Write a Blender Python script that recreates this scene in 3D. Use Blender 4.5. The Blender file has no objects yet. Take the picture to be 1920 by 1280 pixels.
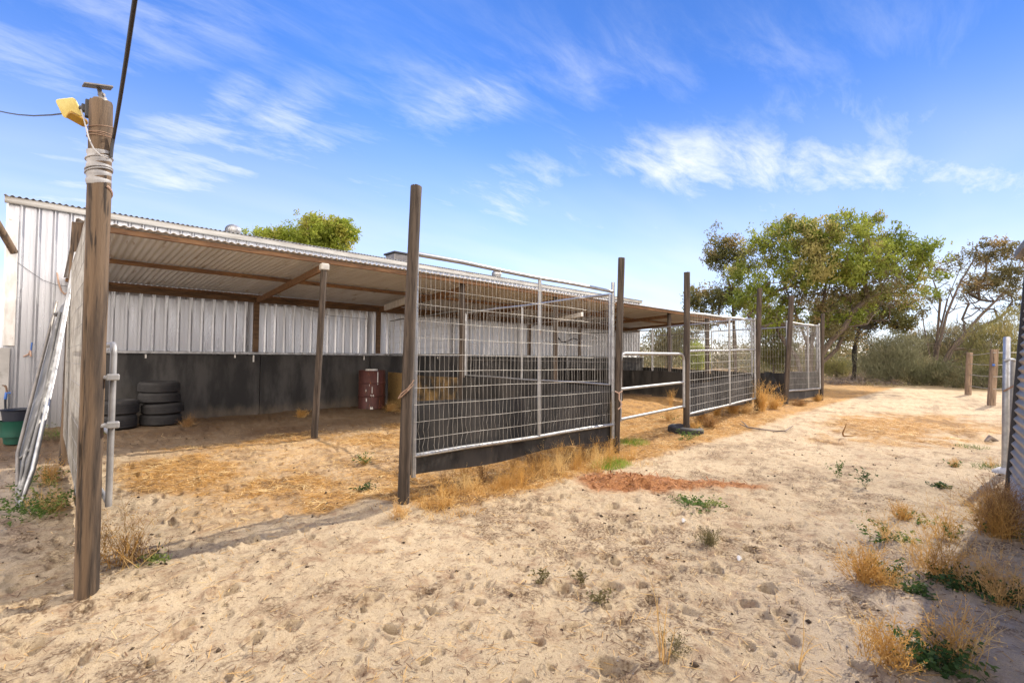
import bpy, math, random
import numpy as np
from mathutils import Vector, Matrix
R = math.radians
scene = bpy.context.scene
COL = scene.collection
rng = np.random.default_rng(7)
random.seed(7)

# ------------------------------------------------------------------ camera
# world X runs along the fence, world Y runs from the fence towards the long shed
TH, PITCH, ROLL, FPX = R(45.6), R(1.85), R(0.45), 900.0
CAM = Vector((0, 0, 1.2))
fwd = Vector((math.cos(TH)*math.cos(PITCH), math.sin(TH)*math.cos(PITCH), math.sin(PITCH)))
r0 = Vector((math.sin(TH), -math.cos(TH), 0))
u0 = r0.cross(fwd)
rgt = r0*math.cos(ROLL) + u0*math.sin(ROLL)
upv = u0*math.cos(ROLL) - r0*math.sin(ROLL)
cd = bpy.data.cameras.new('camera')
cam = bpy.data.objects.new('camera', cd)
COL.objects.link(cam)
cd.sensor_width = 36.0
cd.lens = FPX/1920*36
cd.clip_start = 0.05
cd.clip_end = 2000
m = Matrix((rgt, upv, -fwd)).transposed().to_4x4()
m.translation = CAM
cam.matrix_world = m
scene.camera = cam

# ------------------------------------------------------------------ sun, exposure
SUN_EL, SUN_AZ = R(37), R(45.6-54)
SUN = Vector((math.cos(SUN_AZ)*math.cos(SUN_EL), math.sin(SUN_AZ)*math.cos(SUN_EL), math.sin(SUN_EL)))
sl = bpy.data.lights.new('sun', 'SUN')
sl.energy = 4.3
sl.angle = R(0.5)
sl.color = (1.0, 0.90, 0.76)
so = bpy.data.objects.new('sun', sl)
COL.objects.link(so)
so.rotation_euler = (-SUN).to_track_quat('-Z', 'Y').to_euler()
so.location = (0, 0, 30)
vs = scene.view_settings
vs.view_transform = 'Standard'
vs.look = 'None'
vs.gamma = 1
vs.use_curve_mapping = False
vs.exposure = 0.72

# ------------------------------------------------------------------ point helpers
def rise(x, y):
    t = np.clip((np.asarray(x, float)-7.5)/4.0, 0, 1)
    return 0.10*t*t*(3-2*t)
def ray(px, py):
    return (fwd*FPX + rgt*(px-960) - upv*(py-640)).normalized()
def P(px, py):                       # ground point seen at a pixel
    d = ray(px, py); h = 0.0
    for _ in range(6):
        p = CAM + d*((h-CAM.z)/d.z)
        h = float(rise(p.x, p.y))
    return Vector((p.x, p.y, h))
def depth(p): return (p-CAM).dot(fwd)
def T(px, py, dp):                   # point seen at a pixel at a depth
    d = fwd*FPX + rgt*(px-960) - upv*(py-640)
    return CAM + d*(dp/FPX)
def on_y(px, y):                     # x of the column px where it meets the line Y = y
    d = ray(px, 669)
    return d.x*y/d.y

# ------------------------------------------------------------------ nodes
class NT:
    def __init__(s, tree): s.t = tree
    def n(s, kind, **kw):
        o = s.t.nodes.new(kind)
        for k, v in kw.items():
            if hasattr(o, k): setattr(o, k, v)
            else: o.inputs[k].default_value = v
        return o
    def l(s, a, b): s.t.links.new(a, b)
    def math(s, op, a, b=None, c=None, clamp=False):
        o = s.t.nodes.new('ShaderNodeMath'); o.operation = op; o.use_clamp = clamp
        for i, v in enumerate((a, b, c)):
            if v is None: continue
            if hasattr(v, 'is_output'): s.l(v, o.inputs[i])
            else: o.inputs[i].default_value = v
        return o.outputs[0]
    def vmath(s, op, a, b=None):
        o = s.t.nodes.new('ShaderNodeVectorMath'); o.operation = op
        for i, v in enumerate((a, b)):
            if v is None: continue
            if hasattr(v, 'is_output'): s.l(v, o.inputs[i])
            else: o.inputs[i].default_value = v
        return o
    def mix(s, f, a, b, mode='MIX'):
        o = s.t.nodes.new('ShaderNodeMix'); o.data_type = 'RGBA'; o.blend_type = mode
        for i, v in ((0, f), (6, a), (7, b)):
            if hasattr(v, 'is_output'): s.l(v, o.inputs[i])
            elif i == 0: o.inputs[0].default_value = v
            else: o.inputs[i].default_value = (v[0], v[1], v[2], 1)
        return o.outputs[2]
    def noise(s, vec, scale, detail=4, rough=0.55, dist=0.0):
        o = s.t.nodes.new('ShaderNodeTexNoise')
        o.inputs['Scale'].default_value = scale; o.inputs['Detail'].default_value = detail
        o.inputs['Roughness'].default_value = rough; o.inputs['Distortion'].default_value = dist
        if vec is not None: s.l(vec, o.inputs['Vector'])
        return o.outputs[0]
    def ss(s, v, lo, hi, a=0.0, b=1.0):
        o = s.t.nodes.new('ShaderNodeMapRange'); o.interpolation_type = 'SMOOTHSTEP'
        s.l(v, o.inputs[0])
        for i, x in ((1, lo), (2, hi), (3, a), (4, b)): o.inputs[i].default_value = x
        return o.outputs[0]
    def scale(s, vec, sc):
        o = s.t.nodes.new('ShaderNodeMapping'); o.inputs['Scale'].default_value = sc
        s.l(vec, o.inputs[0]); return o.outputs[0]

def newmat(name):
    mt = bpy.data.materials.new(name); mt.use_nodes = True
    nt = NT(mt.node_tree)
    b = mt.node_tree.nodes['Principled BSDF']
    return mt, nt, b
def mat(name, c1, c2=None, rough=0.7, metal=0.0, scale=4.0, stretch=(1, 1, 1), lo=.35, hi=.65,
        bump=0.0, bscale=None, c3=None, s3=20.0, lo3=.55, hi3=.7, detail=5, spec=0.5, world=False, rvar=0.0, bdist=0.01, back=None):
    mt, nt, b = newmat(name)
    if world:
        vec = nt.n('ShaderNodeNewGeometry').outputs['Position']
    else:
        vec = nt.n('ShaderNodeTexCoord').outputs['Object']
    v = nt.scale(vec, stretch)
    n = nt.noise(v, scale, detail, .6)
    col = nt.mix(nt.ss(n, lo, hi), c1, c2 if c2 else c1)
    if c3:
        n3 = nt.noise(v, s3, 4, .6)
        col = nt.mix(nt.ss(n3, lo3, hi3), col, c3)
    if back:
        col = nt.mix(nt.n('ShaderNodeNewGeometry').outputs['Backfacing'], col, back)
    nt.l(col, b.inputs['Base Color'])
    b.inputs['Roughness'].default_value = rough
    b.inputs['Metallic'].default_value = metal
    b.inputs['Specular IOR Level'].default_value = spec
    if rvar:
        nt.l(nt.ss(n, .3, .7, rough-rvar, rough+rvar), b.inputs['Roughness'])
    if bump:
        bn = nt.noise(v, bscale or scale*3, 5, .65)
        bp = nt.n('ShaderNodeBump'); bp.inputs['Strength'].default_value = bump; bp.inputs['Distance'].default_value = bdist
        nt.l(bn, bp.inputs['Height']); nt.l(bp.outputs[0], b.inputs['Normal'])
    return mt
def leafmat(name, c1, c2, c3=None, trans=0.35, scale=1.3, rough=.6):
    mt, nt, b = newmat(name)
    geo = nt.n('ShaderNodeNewGeometry')
    tc = nt.n('ShaderNodeTexCoord')
    n = nt.noise(tc.outputs['Object'], scale, 3, .6)
    f = nt.math('ADD', nt.ss(n, .35, .65, 0, .6), nt.math('MULTIPLY', geo.outputs['Random Per Island'], .4))
    col = nt.mix(f, c1, c2)
    if c3:
        n3 = nt.noise(tc.outputs['Object'], scale*.6+.2, 2, .5)
        col = nt.mix(nt.ss(nt.math('ADD', n3, nt.math('MULTIPLY', geo.outputs['Random Per Island'], .15)), .58, .72), col, c3)
    nt.l(col, b.inputs['Base Color'])
    b.inputs['Roughness'].default_value = rough
    b.inputs['Specular IOR Level'].default_value = .3
    tr = nt.n('ShaderNodeBsdfTranslucent')
    nt.l(col, tr.inputs['Color'])
    mx = nt.n('ShaderNodeMixShader'); mx.inputs[0].default_value = trans
    nt.l(b.outputs[0], mx.inputs[1]); nt.l(tr.outputs[0], mx.inputs[2])
    nt.l(mx.outputs[0], mt.node_tree.nodes['Material Output'].inputs['Surface'])
    return mt

# ------------------------------------------------------------------ sky
w = bpy.data.worlds.new('World'); scene.world = w; w.use_nodes = True
nt = NT(w.node_tree)
bg = w.node_tree.nodes['Background']
sky = nt.n('ShaderNodeTexSky'); sky.sky_type = 'NISHITA'; sky.sun_disc = False
sky.sun_elevation = SUN_EL; sky.sun_rotation = math.pi/2 - SUN_AZ
sky.altitude = 50; sky.air_density = 1.0; sky.dust_density = 0.0; sky.ozone_density = 3.0
D = nt.n('ShaderNodeTexCoord').outputs['Generated']
sp = nt.n('ShaderNodeSeparateXYZ'); nt.l(D, sp.inputs[0])
hs = nt.n('ShaderNodeHueSaturation'); hs.inputs['Saturation'].default_value = 1.22; hs.inputs['Value'].default_value = 1.0
nt.l(sky.outputs[0], hs.inputs['Color'])
skyc = nt.mix(1.0, hs.outputs[0], (1.06, .98, 1.28), 'MULTIPLY')
sd = nt.vmath('DOT_PRODUCT', D, tuple(SUN)).outputs['Value']
dim = nt.ss(sd, .45, 1.0, 1.0, .55)
cd_ = nt.n('ShaderNodeCombineColor')
for i in range(3): nt.l(dim, cd_.inputs[i])
skyc = nt.mix(1.0, skyc, cd_.outputs[0], 'MULTIPLY')
# high cirrus: a flat layer seen in perspective
zc = nt.math('ADD', nt.math('MAXIMUM', sp.outputs[2], 0.0), .12)
cx = nt.n('ShaderNodeCombineXYZ')
nt.l(nt.math('DIVIDE', sp.outputs[0], zc), cx.inputs[0]); nt.l(nt.math('DIVIDE', sp.outputs[1], zc), cx.inputs[1])
rot = nt.n('ShaderNodeMapping'); rot.inputs['Rotation'].default_value = (0, 0, R(32)); rot.inputs['Scale'].default_value = (.7, 1.9, 1)
nt.l(cx.outputs[0], rot.inputs[0])
warp = nt.n('ShaderNodeTexNoise'); warp.inputs['Scale'].default_value = 1.3; warp.inputs['Detail'].default_value = 3
nt.l(rot.outputs[0], warp.inputs['Vector'])
wv = nt.vmath('ADD', rot.outputs[0], nt.vmath('SCALE', warp.outputs['Color']).outputs[0])
wv.inputs[1].node if False else None
for nd in w.node_tree.nodes:
    if nd.bl_idname == 'ShaderNodeVectorMath' and nd.operation == 'SCALE': nd.inputs['Scale'].default_value = .55
cn = nt.noise(wv.outputs[0], 3.4, 10, .66)
big = nt.noise(rot.outputs[0], .9, 3, .5)
# where the wisps gather: (pixel of the centre, half length, half height in pixels, slant, weight)
mask = None
for (px, py, a, b_, sl_, wt) in [(1340, 315, 190, 60, .10, 1.15), (1530, 310, 260, 48, .14, 1.1), (1420, 375, 110, 55, -.7, .8), (1820, 335, 240, 40, .12, 1.0), (1150, 420, 330, 40, .15, .6), (960, 385, 110, 50, -.45, .8), (1600, 420, 300, 30, .1, .5),
                          (330, 255, 150, 45, -.28, .95), (500, 245, 130, 50, -.7, .85), (300, 335, 400, 60, -.22, .9), (150, 90, 330, 80, -.15, .55), (880, 195, 150, 40, -.25, .7), (450, 190, 60, 40, -.9, .7),
                          (950, 345, 160, 45, -.3, .75), (60, 310, 260, 50, -.2, .7), (1700, 250, 250, 55, .25, .6), (1250, 480, 500, 60, 0, .4), (560, 380, 300, 50, -.15, .65), (1000, 150, 500, 60, -.1, .35)]:
    c = ray(px, py)
    e1 = (rgt*math.cos(math.atan(sl_)) - upv*math.sin(math.atan(sl_)))
    e1 = (e1 - c*e1.dot(c)).normalized(); e2 = c.cross(e1)
    k = FPX*(1+((px-960)/FPX)**2)**.5
    d1 = nt.vmath('DOT_PRODUCT', D, tuple(e1)).outputs['Value']
    d2 = nt.vmath('DOT_PRODUCT', D, tuple(e2)).outputs['Value']
    q = nt.math('ADD', nt.math('POWER', nt.math('ABSOLUTE', nt.math('DIVIDE', d1, a/k)), 2.0), nt.math('POWER', nt.math('ABSOLUTE', nt.math('DIVIDE', d2, b_/k)), 2.0))
    g = nt.math('MULTIPLY', nt.math('DIVIDE', 1.0, nt.math('ADD', 1.0, nt.math('MULTIPLY', q, q))), wt)
    mask = g if mask is None else nt.math('MAXIMUM', mask, g)
cl = nt.math('MULTIPLY', nt.ss(nt.math('ADD', cn, nt.math('MULTIPLY', mask, .17)), .40, 1.0), nt.math('ADD', nt.math('MULTIPLY', mask, .85), .12), clamp=True)
veil = nt.math('MULTIPLY', nt.ss(sp.outputs[2], .02, .50, 1, 0), nt.ss(big, .3, .7, .55, .85))
cl = nt.math('MAXIMUM', cl, veil)
above = nt.ss(sp.outputs[2], 0.0, .05)
# bright cloud added over the unseen sky behind the camera, for neutral fill light
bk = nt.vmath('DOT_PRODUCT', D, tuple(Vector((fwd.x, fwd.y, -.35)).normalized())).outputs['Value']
bk_fill = nt.math('MULTIPLY', nt.ss(bk, -.75, -.25, 1, 0), nt.ss(cn, .25, .6, .55, 1))
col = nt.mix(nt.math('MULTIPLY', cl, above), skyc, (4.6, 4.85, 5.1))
col = nt.mix(bk_fill, col, (17.5, 15.6, 13.8))
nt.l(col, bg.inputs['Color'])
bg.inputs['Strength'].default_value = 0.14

# ------------------------------------------------------------------ objects
def wl(o):
    v = Vector((0, 0, 0))
    while o: v += o.location; o = o.parent
    return v
def tag(o, label=None, cat=None, group=None, kind=None):
    if label: o['label'] = label
    if cat: o['category'] = cat
    if group: o['group'] = group
    if kind: o['kind'] = kind
    return o
def thing(name, loc, label, cat, group=None):
    o = bpy.data.objects.new(name, None); o.empty_display_size = .1
    COL.objects.link(o); o.location = loc
    return tag(o, label, cat, group)
def dup(o, loc=None, rot=None, label=None, parent=None):
    c = o.copy(); COL.objects.link(c); c.parent = parent
    if loc is not None: c.location = loc
    if rot is not None: c.rotation_euler = rot
    if label: c['label'] = label
    for ch in [x for x in bpy.data.objects if x.parent == o]:
        dup(ch, parent=c)
    return c
def link_mesh(name, V, F, material, parent=None, base=None, smooth=False, attrs=None):
    org = wl(parent) if parent else Vector(base if base is not None else (0, 0, 0))
    me = bpy.data.meshes.new(name)
    V = np.asarray(V, float).reshape(-1, 3) - np.array(org)
    if isinstance(F, np.ndarray):
        k = F.shape[1]; n = len(F)
        me.vertices.add(len(V)); me.vertices.foreach_set('co', V.astype(np.float32).ravel())
        me.loops.add(n*k); me.loops.foreach_set('vertex_index', F.astype(np.int32).ravel())
        me.polygons.add(n); me.polygons.foreach_set('loop_start', np.arange(0, n*k, k, dtype=np.int32))
        me.update(calc_edges=True)
    else:
        me.from_pydata([tuple(v) for v in V], [], F)
    if smooth:
        me.polygons.foreach_set('use_smooth', np.ones(len(me.polygons), dtype=bool))
    if attrs:
        for k, a in attrs.items():
            at = me.attributes.new(k, 'FLOAT', 'POINT'); at.data.foreach_set('value', np.asarray(a, np.float32))
    me.materials.append(material)
    o = bpy.data.objects.new(name, me); COL.objects.link(o)
    if parent: o.parent = parent
    else: o.location = org
    return o

class MB:
    def __init__(s): s.v = []; s.f = []
    def add(s, vs, fs):
        k = len(s.v); s.v += [tuple(v) for v in vs]; s.f += [tuple(i+k for i in f) for f in fs]
        return s
    def box(s, c, size, ax=None, ch=0.0):          # ax: three unit axes
        c = Vector(c); ax = ax or (Vector((1, 0, 0)), Vector((0, 1, 0)), Vector((0, 0, 1)))
        h = [x/2 for x in size]
        vs = [c + ax[0]*h[0]*i + ax[1]*h[1]*j + ax[2]*h[2]*k for i in (-1, 1) for j in (-1, 1) for k in (-1, 1)]
        return s.add(vs, [(0, 1, 3, 2), (4, 6, 7, 5), (0, 4, 5, 1), (2, 3, 7, 6), (0, 2, 6, 4), (1, 5, 7, 3)])
    def beam(s, p, q, wd, ht, up=Vector((0, 0, 1))):
        p, q = Vector(p), Vector(q); x = (q-p); L = x.length; x.normalize()
        y = up.cross(x).normalized(); z = x.cross(y)
        return s.box((p+q)/2, (L, wd, ht), (x, y, z))
    def tube(s, pts, r, n=8, caps=True):
        pts = [Vector(p) for p in pts]; m_ = len(pts)
        rs = list(r) if hasattr(r, '__len__') else [r]*m_
        t = [(pts[min(i+1, m_-1)]-pts[max(i-1, 0)]).normalized() for i in range(m_)]
        a = Vector((0, 0, 1)) if abs(t[0].z) < .9 else Vector((1, 0, 0))
        e = t[0].cross(a).normalized(); vs = []
        for i in range(m_):
            e = (e - t[i]*e.dot(t[i])).normalized(); f = t[i].cross(e)
            for k in range(n):
                g = 2*math.pi*k/n
                vs.append(pts[i] + (e*math.cos(g) + f*math.sin(g))*rs[i])
        fs = [(i*n+k, i*n+(k+1) % n, (i+1)*n+(k+1) % n, (i+1)*n+k) for i in range(m_-1) for k in range(n)]
        if caps:
            fs.append(tuple(range(n-1, -1, -1))); fs.append(tuple((m_-1)*n+k for k in range(n)))
        return s.add(vs, fs)
    def lathe(s, prof, c, n=32, ax=None):
        c = Vector(c); ax = ax or (Vector((1, 0, 0)), Vector((0, 1, 0)), Vector((0, 0, 1)))
        m_ = len(prof); vs = []
        for (r, z) in prof:
            for k in range(n):
                g = 2*math.pi*k/n
                vs.append(c + ax[0]*r*math.cos(g) + ax[1]*r*math.sin(g) + ax[2]*z)
        fs = [(i*n+k, i*n+(k+1) % n, (i+1)*n+(k+1) % n, (i+1)*n+k) for i in range(m_-1) for k in range(n)]
        return s.add(vs, fs)
    def quad(s, a, b, c, d): return s.add([a, b, c, d], [(0, 1, 2, 3)])
    def build(s, name, material, parent=None, base=None, smooth=False, bevel=0.0):
        o = link_mesh(name, s.v, s.f, material, parent, base, smooth)
        if bevel:
            b = o.modifiers.new('bevel', 'BEVEL'); b.width = bevel; b.segments = 1; b.limit_method = 'ANGLE'
        if smooth:
            try:
                o.data.set_sharp_from_angle(angle=R(45))
            except Exception: pass
        return o

# ------------------------------------------------------------------ numpy noise
def _h(ix, iy, seed):
    h = (ix.astype(np.int64)*374761393 + iy.astype(np.int64)*668265263 + seed*974634777) & 0xffffffff
    h = ((h ^ (h >> 13))*1274126177) & 0xffffffff
    h = ((h ^ (h >> 16))*2246822519) & 0xffffffff
    return ((h ^ (h >> 15)) & 0xffffff)/float(0xffffff)
def vnoise(x, y, seed=0):
    ix, iy = np.floor(x), np.floor(y); fx, fy = x-ix, y-iy
    fx = fx*fx*fx*(fx*(fx*6-15)+10); fy = fy*fy*fy*(fy*(fy*6-15)+10)
    a = _h(ix, iy, seed); b = _h(ix+1, iy, seed); c = _h(ix, iy+1, seed); d = _h(ix+1, iy+1, seed)
    return (a+(b-a)*fx) + ((c+(d-c)*fx)-(a+(b-a)*fx))*fy
def fbm(x, y, octv=4, seed=0, rough=.5):
    s = 0; a = 1; t = 0
    for i in range(octv):
        s = s + a*vnoise(x*2**i+17.3*i, y*2**i-9.1*i, seed+i); t += a; a *= rough
    return s/t
def sstep(v, lo, hi):
    t = np.clip((v-lo)/(hi-lo), 0, 1); return t*t*(3-2*t)
def gauss_at(x, y, px, py, sx, sy=None, ang=0.0):
    c = P(px, py); sy = sy or sx
    dx, dy = x-c.x, y-c.y
    a = dx*math.cos(ang)+dy*math.sin(ang); b = -dx*math.sin(ang)+dy*math.cos(ang)
    return np.exp(-.5*((a/sx)**2+(b/sy)**2))

# ------------------------------------------------------------------ layout
A0 = P(163, 1128); B0 = P(755, 952); C0 = P(1155, 852); D0 = P(1287, 812); E0 = P(1419, 771); F0 = P(1473, 760); G0 = P(1540, 751)
L1 = P(589, 822)
YL = L1.y                                   # front post row of the lean-to
YB = P(385, 783).y                          # face of the black wall lining
YW = YB + .16                               # metal wall of the shed
XS0, XS1 = on_y(4, YW), on_y(1199, YW)      # ends of the shed
XL0, XL1 = .22, 17.6                        # ends of the lean-to roof

# ------------------------------------------------------------------ ground
def prints(x, y, cell, seed, prob, rmin, rmax, dep):
    out = np.zeros_like(x); ix, iy = np.floor(x/cell), np.floor(y/cell)
    for i in (-1, 0, 1):
        for j in (-1, 0, 1):
            jx, jy = ix+i, iy+j
            h1, h2, h3, h4, h5 = (_h(jx, jy, seed+k) for k in range(5))
            dx, dy = x-(jx+h1)*cell, y-(jy+h2)*cell
            an = h4*6.283; el = .65+.5*h5
            a = (dx*np.cos(an)+dy*np.sin(an)); b = (-dx*np.sin(an)+dy*np.cos(an))*el
            rr = rmin+(rmax-rmin)*h3
            d = np.sqrt(a*a+b*b)/rr
            on = (h5 < prob)
            out += on*dep*(.5+h4)*(-np.exp(-(d/.8)**6)+.42*np.exp(-((d-1.15)/.3)**2))
    return out
def masks(x, y):
    n1 = fbm(x*1.1, y*1.1, 5, 11); n2 = fbm(x*4, y*4, 4, 23); n3 = fbm(x*.35, y*.35, 3, 31); n4 = fbm(x*12, y*12, 3, 41)
    nn = .5*n1+.3*n2+.2*n4
    fenceband = np.exp(-((y-(B0.y+.05))/.38)**2)*sstep(x, 1.9, 2.4)
    yard = sstep(y, 3.45, 3.9)*sstep(YL+1.3-y, 0, 1.0)*sstep(x, .1, 1.0)
    s = 1.25*fenceband*(.55+nn) + yard*(.50+1.0*nn)*(.58+.42*sstep(n1, .38, .6)) + .75*gauss_at(x, y, 1730, 795, 1.9, .8)*2*nn*(.4+1.2*n2) + .6*gauss_at(x, y, 1560, 800, 3, 1)*nn \
        + sstep(x, 4.9, 5.6)*sstep(y, 2.75, 3.7)*.85*(.15+1.2*nn)
    straw = np.clip(sstep(s, .30, .80), 0, 1)
    dirt_shade = sstep(y, YL-.6, YL+1.1)*sstep(YW+1-y, 0, .5)*sstep(XL1+.5-x, 0, 1)*(.6+.6*n1)
    dirt_shade = np.clip(dirt_shade, 0, 1)
    m_ = gauss_at(x, y, 1175, 908, .33, .2, R(-20)) + .95*gauss_at(x, y, 1285, 912, .42, .14, R(-44)) + .8*gauss_at(x, y, 1355, 910, .35, .10, R(-44)) + .7*gauss_at(x, y, 1115, 893, .2, .15)
    mulch = sstep(m_*(.35+1.2*nn), .26, .72)
    trash = sstep(fbm(x*1.7, y*1.7, 4, 77)*.55+.45*n2, .50, .60)*sstep(n4, .3, .6)
    far = sstep(np.hypot(x, y), 17, 26)*sstep(n3, .25, .6)
    grav = gauss_at(x, y, 1880, 1200, .9, .5, R(10))+.8*sstep(-x, -.3, .4)*sstep(y, 3.2, 5)
    return straw, dirt_shade, mulch, trash, far, np.clip(grav, 0, 1), m_
def height(x, y, detail=True):
    x = np.asarray(x, float); y = np.asarray(y, float)
    h = rise(x, y)
    near = sstep(20-np.hypot(x, y), 0, 6)
    h = h + near*(.045*(fbm(x*.8, y*.8, 3, 3)-.5) + .045*(fbm(x*3, y*3, 4, 5)-.5) + .022*(fbm(x*6.3, y*6.3, 2, 19)-.5))
    if detail:
        tramp = sstep(fbm(x*.6, y*.6, 3, 91), .22, .42)*near
        tramp = tramp*(1-.6*sstep(x-1.0*y, 1.8, 3.5))
        h = h + tramp*(prints(x+.05*vnoise(x*14, y*14, 5), y+.05*vnoise(x*14, y*14, 6), .27, 101, .5, .035, .065, .026) + prints(x+.5+.03*vnoise(x*22, y*22, 8), y+.3, .15, 140, .6, .018, .040, .018))
        h = h + near*(.026*(fbm(x*10, y*10, 3, 9)-.5) + .007*(fbm(x*40, y*40, 2, 15)-.5))
        for q in (A0, B0, C0, D0, E0, F0, G0, L1): h = h + .028*np.exp(-((x-q.x)**2+(y-q.y)**2)/(2*.085**2))*(.5+fbm(x*8, y*8, 2, 61))
        mm = gauss_at(x, y, 1175, 905, .3, .18, R(-20))+.8*gauss_at(x, y, 1285, 912, .4, .12, R(-44))
        h = h + .055*mm*(.5+fbm(x*9, y*9, 3, 55))
    return h
def gz(p): return float(height(np.array([p.x]), np.array([p.y]), False)[0])

ang = np.concatenate([np.linspace(TH-R(66), TH+R(66), 880, endpoint=False), np.linspace(TH+R(66), TH+R(294), 90, endpoint=False)])
rad = [.02]
while rad[-1] < 600:
    r_ = rad[-1]; rad.append(r_ + min(max(.0085, r_*r_*.0017), r_*.12))
rad = np.array(rad)
na, nr = len(ang), len(rad)
X = (rad[:, None]*np.cos(ang)[None]).ravel(); Y = (rad[:, None]*np.sin(ang)[None]).ravel()
Z = height(X, Y)
st, di, mu, tr_, fa, gr, _m = masks(X, Y)
i_, k_ = np.meshgrid(np.arange(nr-1), np.arange(na), indexing='ij')
kn = (k_+1) % na
Fg = np.stack([i_*na+k_, (i_+1)*na+k_, (i_+1)*na+kn, i_*na+kn], -1).reshape(-1, 4)
Vg = np.stack([X, Y, Z], -1)

gm, nt, b = newmat('sandy_ground')
pos = nt.n('ShaderNodeNewGeometry').outputs['Position']
def at(nm): return nt.n('ShaderNodeAttribute', attribute_name=nm).outputs['Fac']
nA = nt.noise(pos, 1.4, 6, .6); nB = nt.noise(pos, 9, 6, .65); nC = nt.noise(pos, 60, 5, .7); nD = nt.noise(pos, 240, 3, .7)
c = nt.mix(nt.ss(nA, .3, .7), (.56, .44, .285), (.44, .335, .21))
c = nt.mix(nt.ss(nB, .42, .72, 0, .55), c, (.37, .25, .15))
c = nt.mix(nt.ss(nD, .35, .7, 0, .40), c, (.70, .60, .44))
c = nt.mix(nt.ss(nD, .60, .76, 0, .5), c, (.25, .16, .10))
c = nt.mix(nt.ss(nC, .58, .70, 0, .55), c, (.27, .18, .11))
nE = nt.noise(pos, 30, 8, .82); nF = nt.noise(pos, 4.5, 5, .65); nH = nt.noise(pos, 85, 4, .8)
c = nt.mix(nt.ss(nH, .57, .66, 0, .8), c, (.19, .125, .08))
c = nt.mix(nt.ss(nH, .32, .42, .6, 0), c, (.72, .61, .46))
c = nt.mix(nt.ss(nE, .56, .63, 0, .85), c, (.19, .12, .075))
c = nt.mix(nt.math('MULTIPLY', nt.ss(nF, .50, .66), nt.ss(nE, .40, .58, .1, .75)), c, (.30, .19, .115))
c = nt.mix(nt.math('MULTIPLY', at('gravel'), nt.ss(nC, .3, .6, .35, .95)), c, (.42, .36, .31))
strc = nt.mix(nt.ss(nC, .35, .65), (.30, .15, .045), (.52, .30, .095))
strc = nt.mix(nt.ss(nB, .48, .68, 0, .7), strc, (.17, .095, .04))
c = nt.mix(nt.math('MULTIPLY', at('straw'), nt.ss(nt.noise(pos, 26, 4, .7), .22, .55)), c, strc)
drt = nt.mix(nt.ss(nC, .35, .65), (.085, .055, .036), (.20, .135, .085))  # brown dirt, its colour also darkened to carry the shade under the lean-to
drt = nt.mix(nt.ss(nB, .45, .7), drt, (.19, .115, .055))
c = nt.mix(nt.math('MULTIPLY', at('dirt_shade'), nt.ss(nB, .1, .5, .7, 1)), c, drt)
c = nt.mix(nt.math('MULTIPLY', at('trash'), nt.ss(nC, .38, .6, 0, .85)), c, (.15, .095, .055))
mul = nt.mix(nt.ss(nC, .35, .65), (.23, .09, .035), (.46, .22, .09))
c = nt.mix(at('mulch'), c, mul)
c = nt.mix(nt.math('MULTIPLY', at('far'), .85), c, nt.mix(nt.ss(nA, .35, .65), (.36, .25, .12), (.24, .19, .10)))
nt.l(c, b.inputs['Base Color'])
b.inputs['Roughness'].default_value = .95
b.inputs['Specular IOR Level'].default_value = .15
bp = nt.n('ShaderNodeBump'); bp.inputs['Strength'].default_value = .9; bp.inputs['Distance'].default_value = .012
nt.l(nt.math('ADD', nt.math('MULTIPLY', nt.noise(pos, 34, 7, .78), 1.6), nt.math('ADD', nt.math('MULTIPLY', nC, .8), nt.math('MULTIPLY', nD, .5))), bp.inputs['Height'])
nt.l(bp.outputs[0], b.inputs['Normal'])
g = link_mesh('ground', Vg, Fg, gm, smooth=True, attrs=dict(straw=(st), dirt_shade=(di), mulch=(mu), trash=(tr_), far=(fa), gravel=(gr)))
tag(g, kind='structure')

# ------------------------------------------------------------------ materials
M = {}
M['post'] = mat('weathered_post', (.034, .025, .019), (.085, .063, .046), .9, scale=5, stretch=(6, 6, .35), bump=.6, bscale=14, c3=(.025, .017, .012), s3=9, lo3=.56, hi3=.66)
M['pole'] = mat('treated_pine', (.15, .10, .06), (.055, .038, .026), .85, scale=3, stretch=(6, 6, .45), lo=.40, hi=.60, bump=.8, bscale=12, c3=(.03, .02, .013), s3=6, lo3=.55, hi3=.64)
M['palepost'] = mat('pale_weathered_post', (.26, .185, .125), (.15, .105, .07), .9, scale=4, stretch=(6, 6, .4), bump=.5, c3=(.06, .04, .03), s3=8)
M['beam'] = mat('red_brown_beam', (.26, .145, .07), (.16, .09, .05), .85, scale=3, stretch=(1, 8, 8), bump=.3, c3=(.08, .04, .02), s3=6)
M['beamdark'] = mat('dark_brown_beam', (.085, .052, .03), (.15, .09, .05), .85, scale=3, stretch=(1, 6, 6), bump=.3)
M['zinc'] = mat('zincalume_sheet', (.50, .51, .54), (.43, .438, .462), .30, .66, scale=1.2, stretch=(6, 6, .4), lo=.2, hi=.8, rvar=.05)
M['gutter'] = mat('pale_gutter', (.50, .485, .44), (.36, .345, .31), .5, 0, scale=2, stretch=(.6, 4, 4), c3=(.33, .29, .23), s3=4)
M['roof'] = mat('corrugated_sheet', (.76, .79, .82), (.66, .68, .70), .5, .15, scale=1.6, stretch=(4, .5, 1), c3=(.40, .34, .28), s3=3, lo3=.58, hi3=.75)
M['darkroof'] = mat('weathered_roof', (.32, .31, .30), (.42, .41, .39), .5, .5, scale=2)
M['rubber'] = mat('dusty_black_rubber', (.009, .009, .009), (.04, .037, .034), .75, scale=2.2, stretch=(1.5, 1.5, .5), c3=(.085, .075, .066), s3=5, lo3=.60, hi3=.8, bump=.35, bscale=9)
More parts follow.
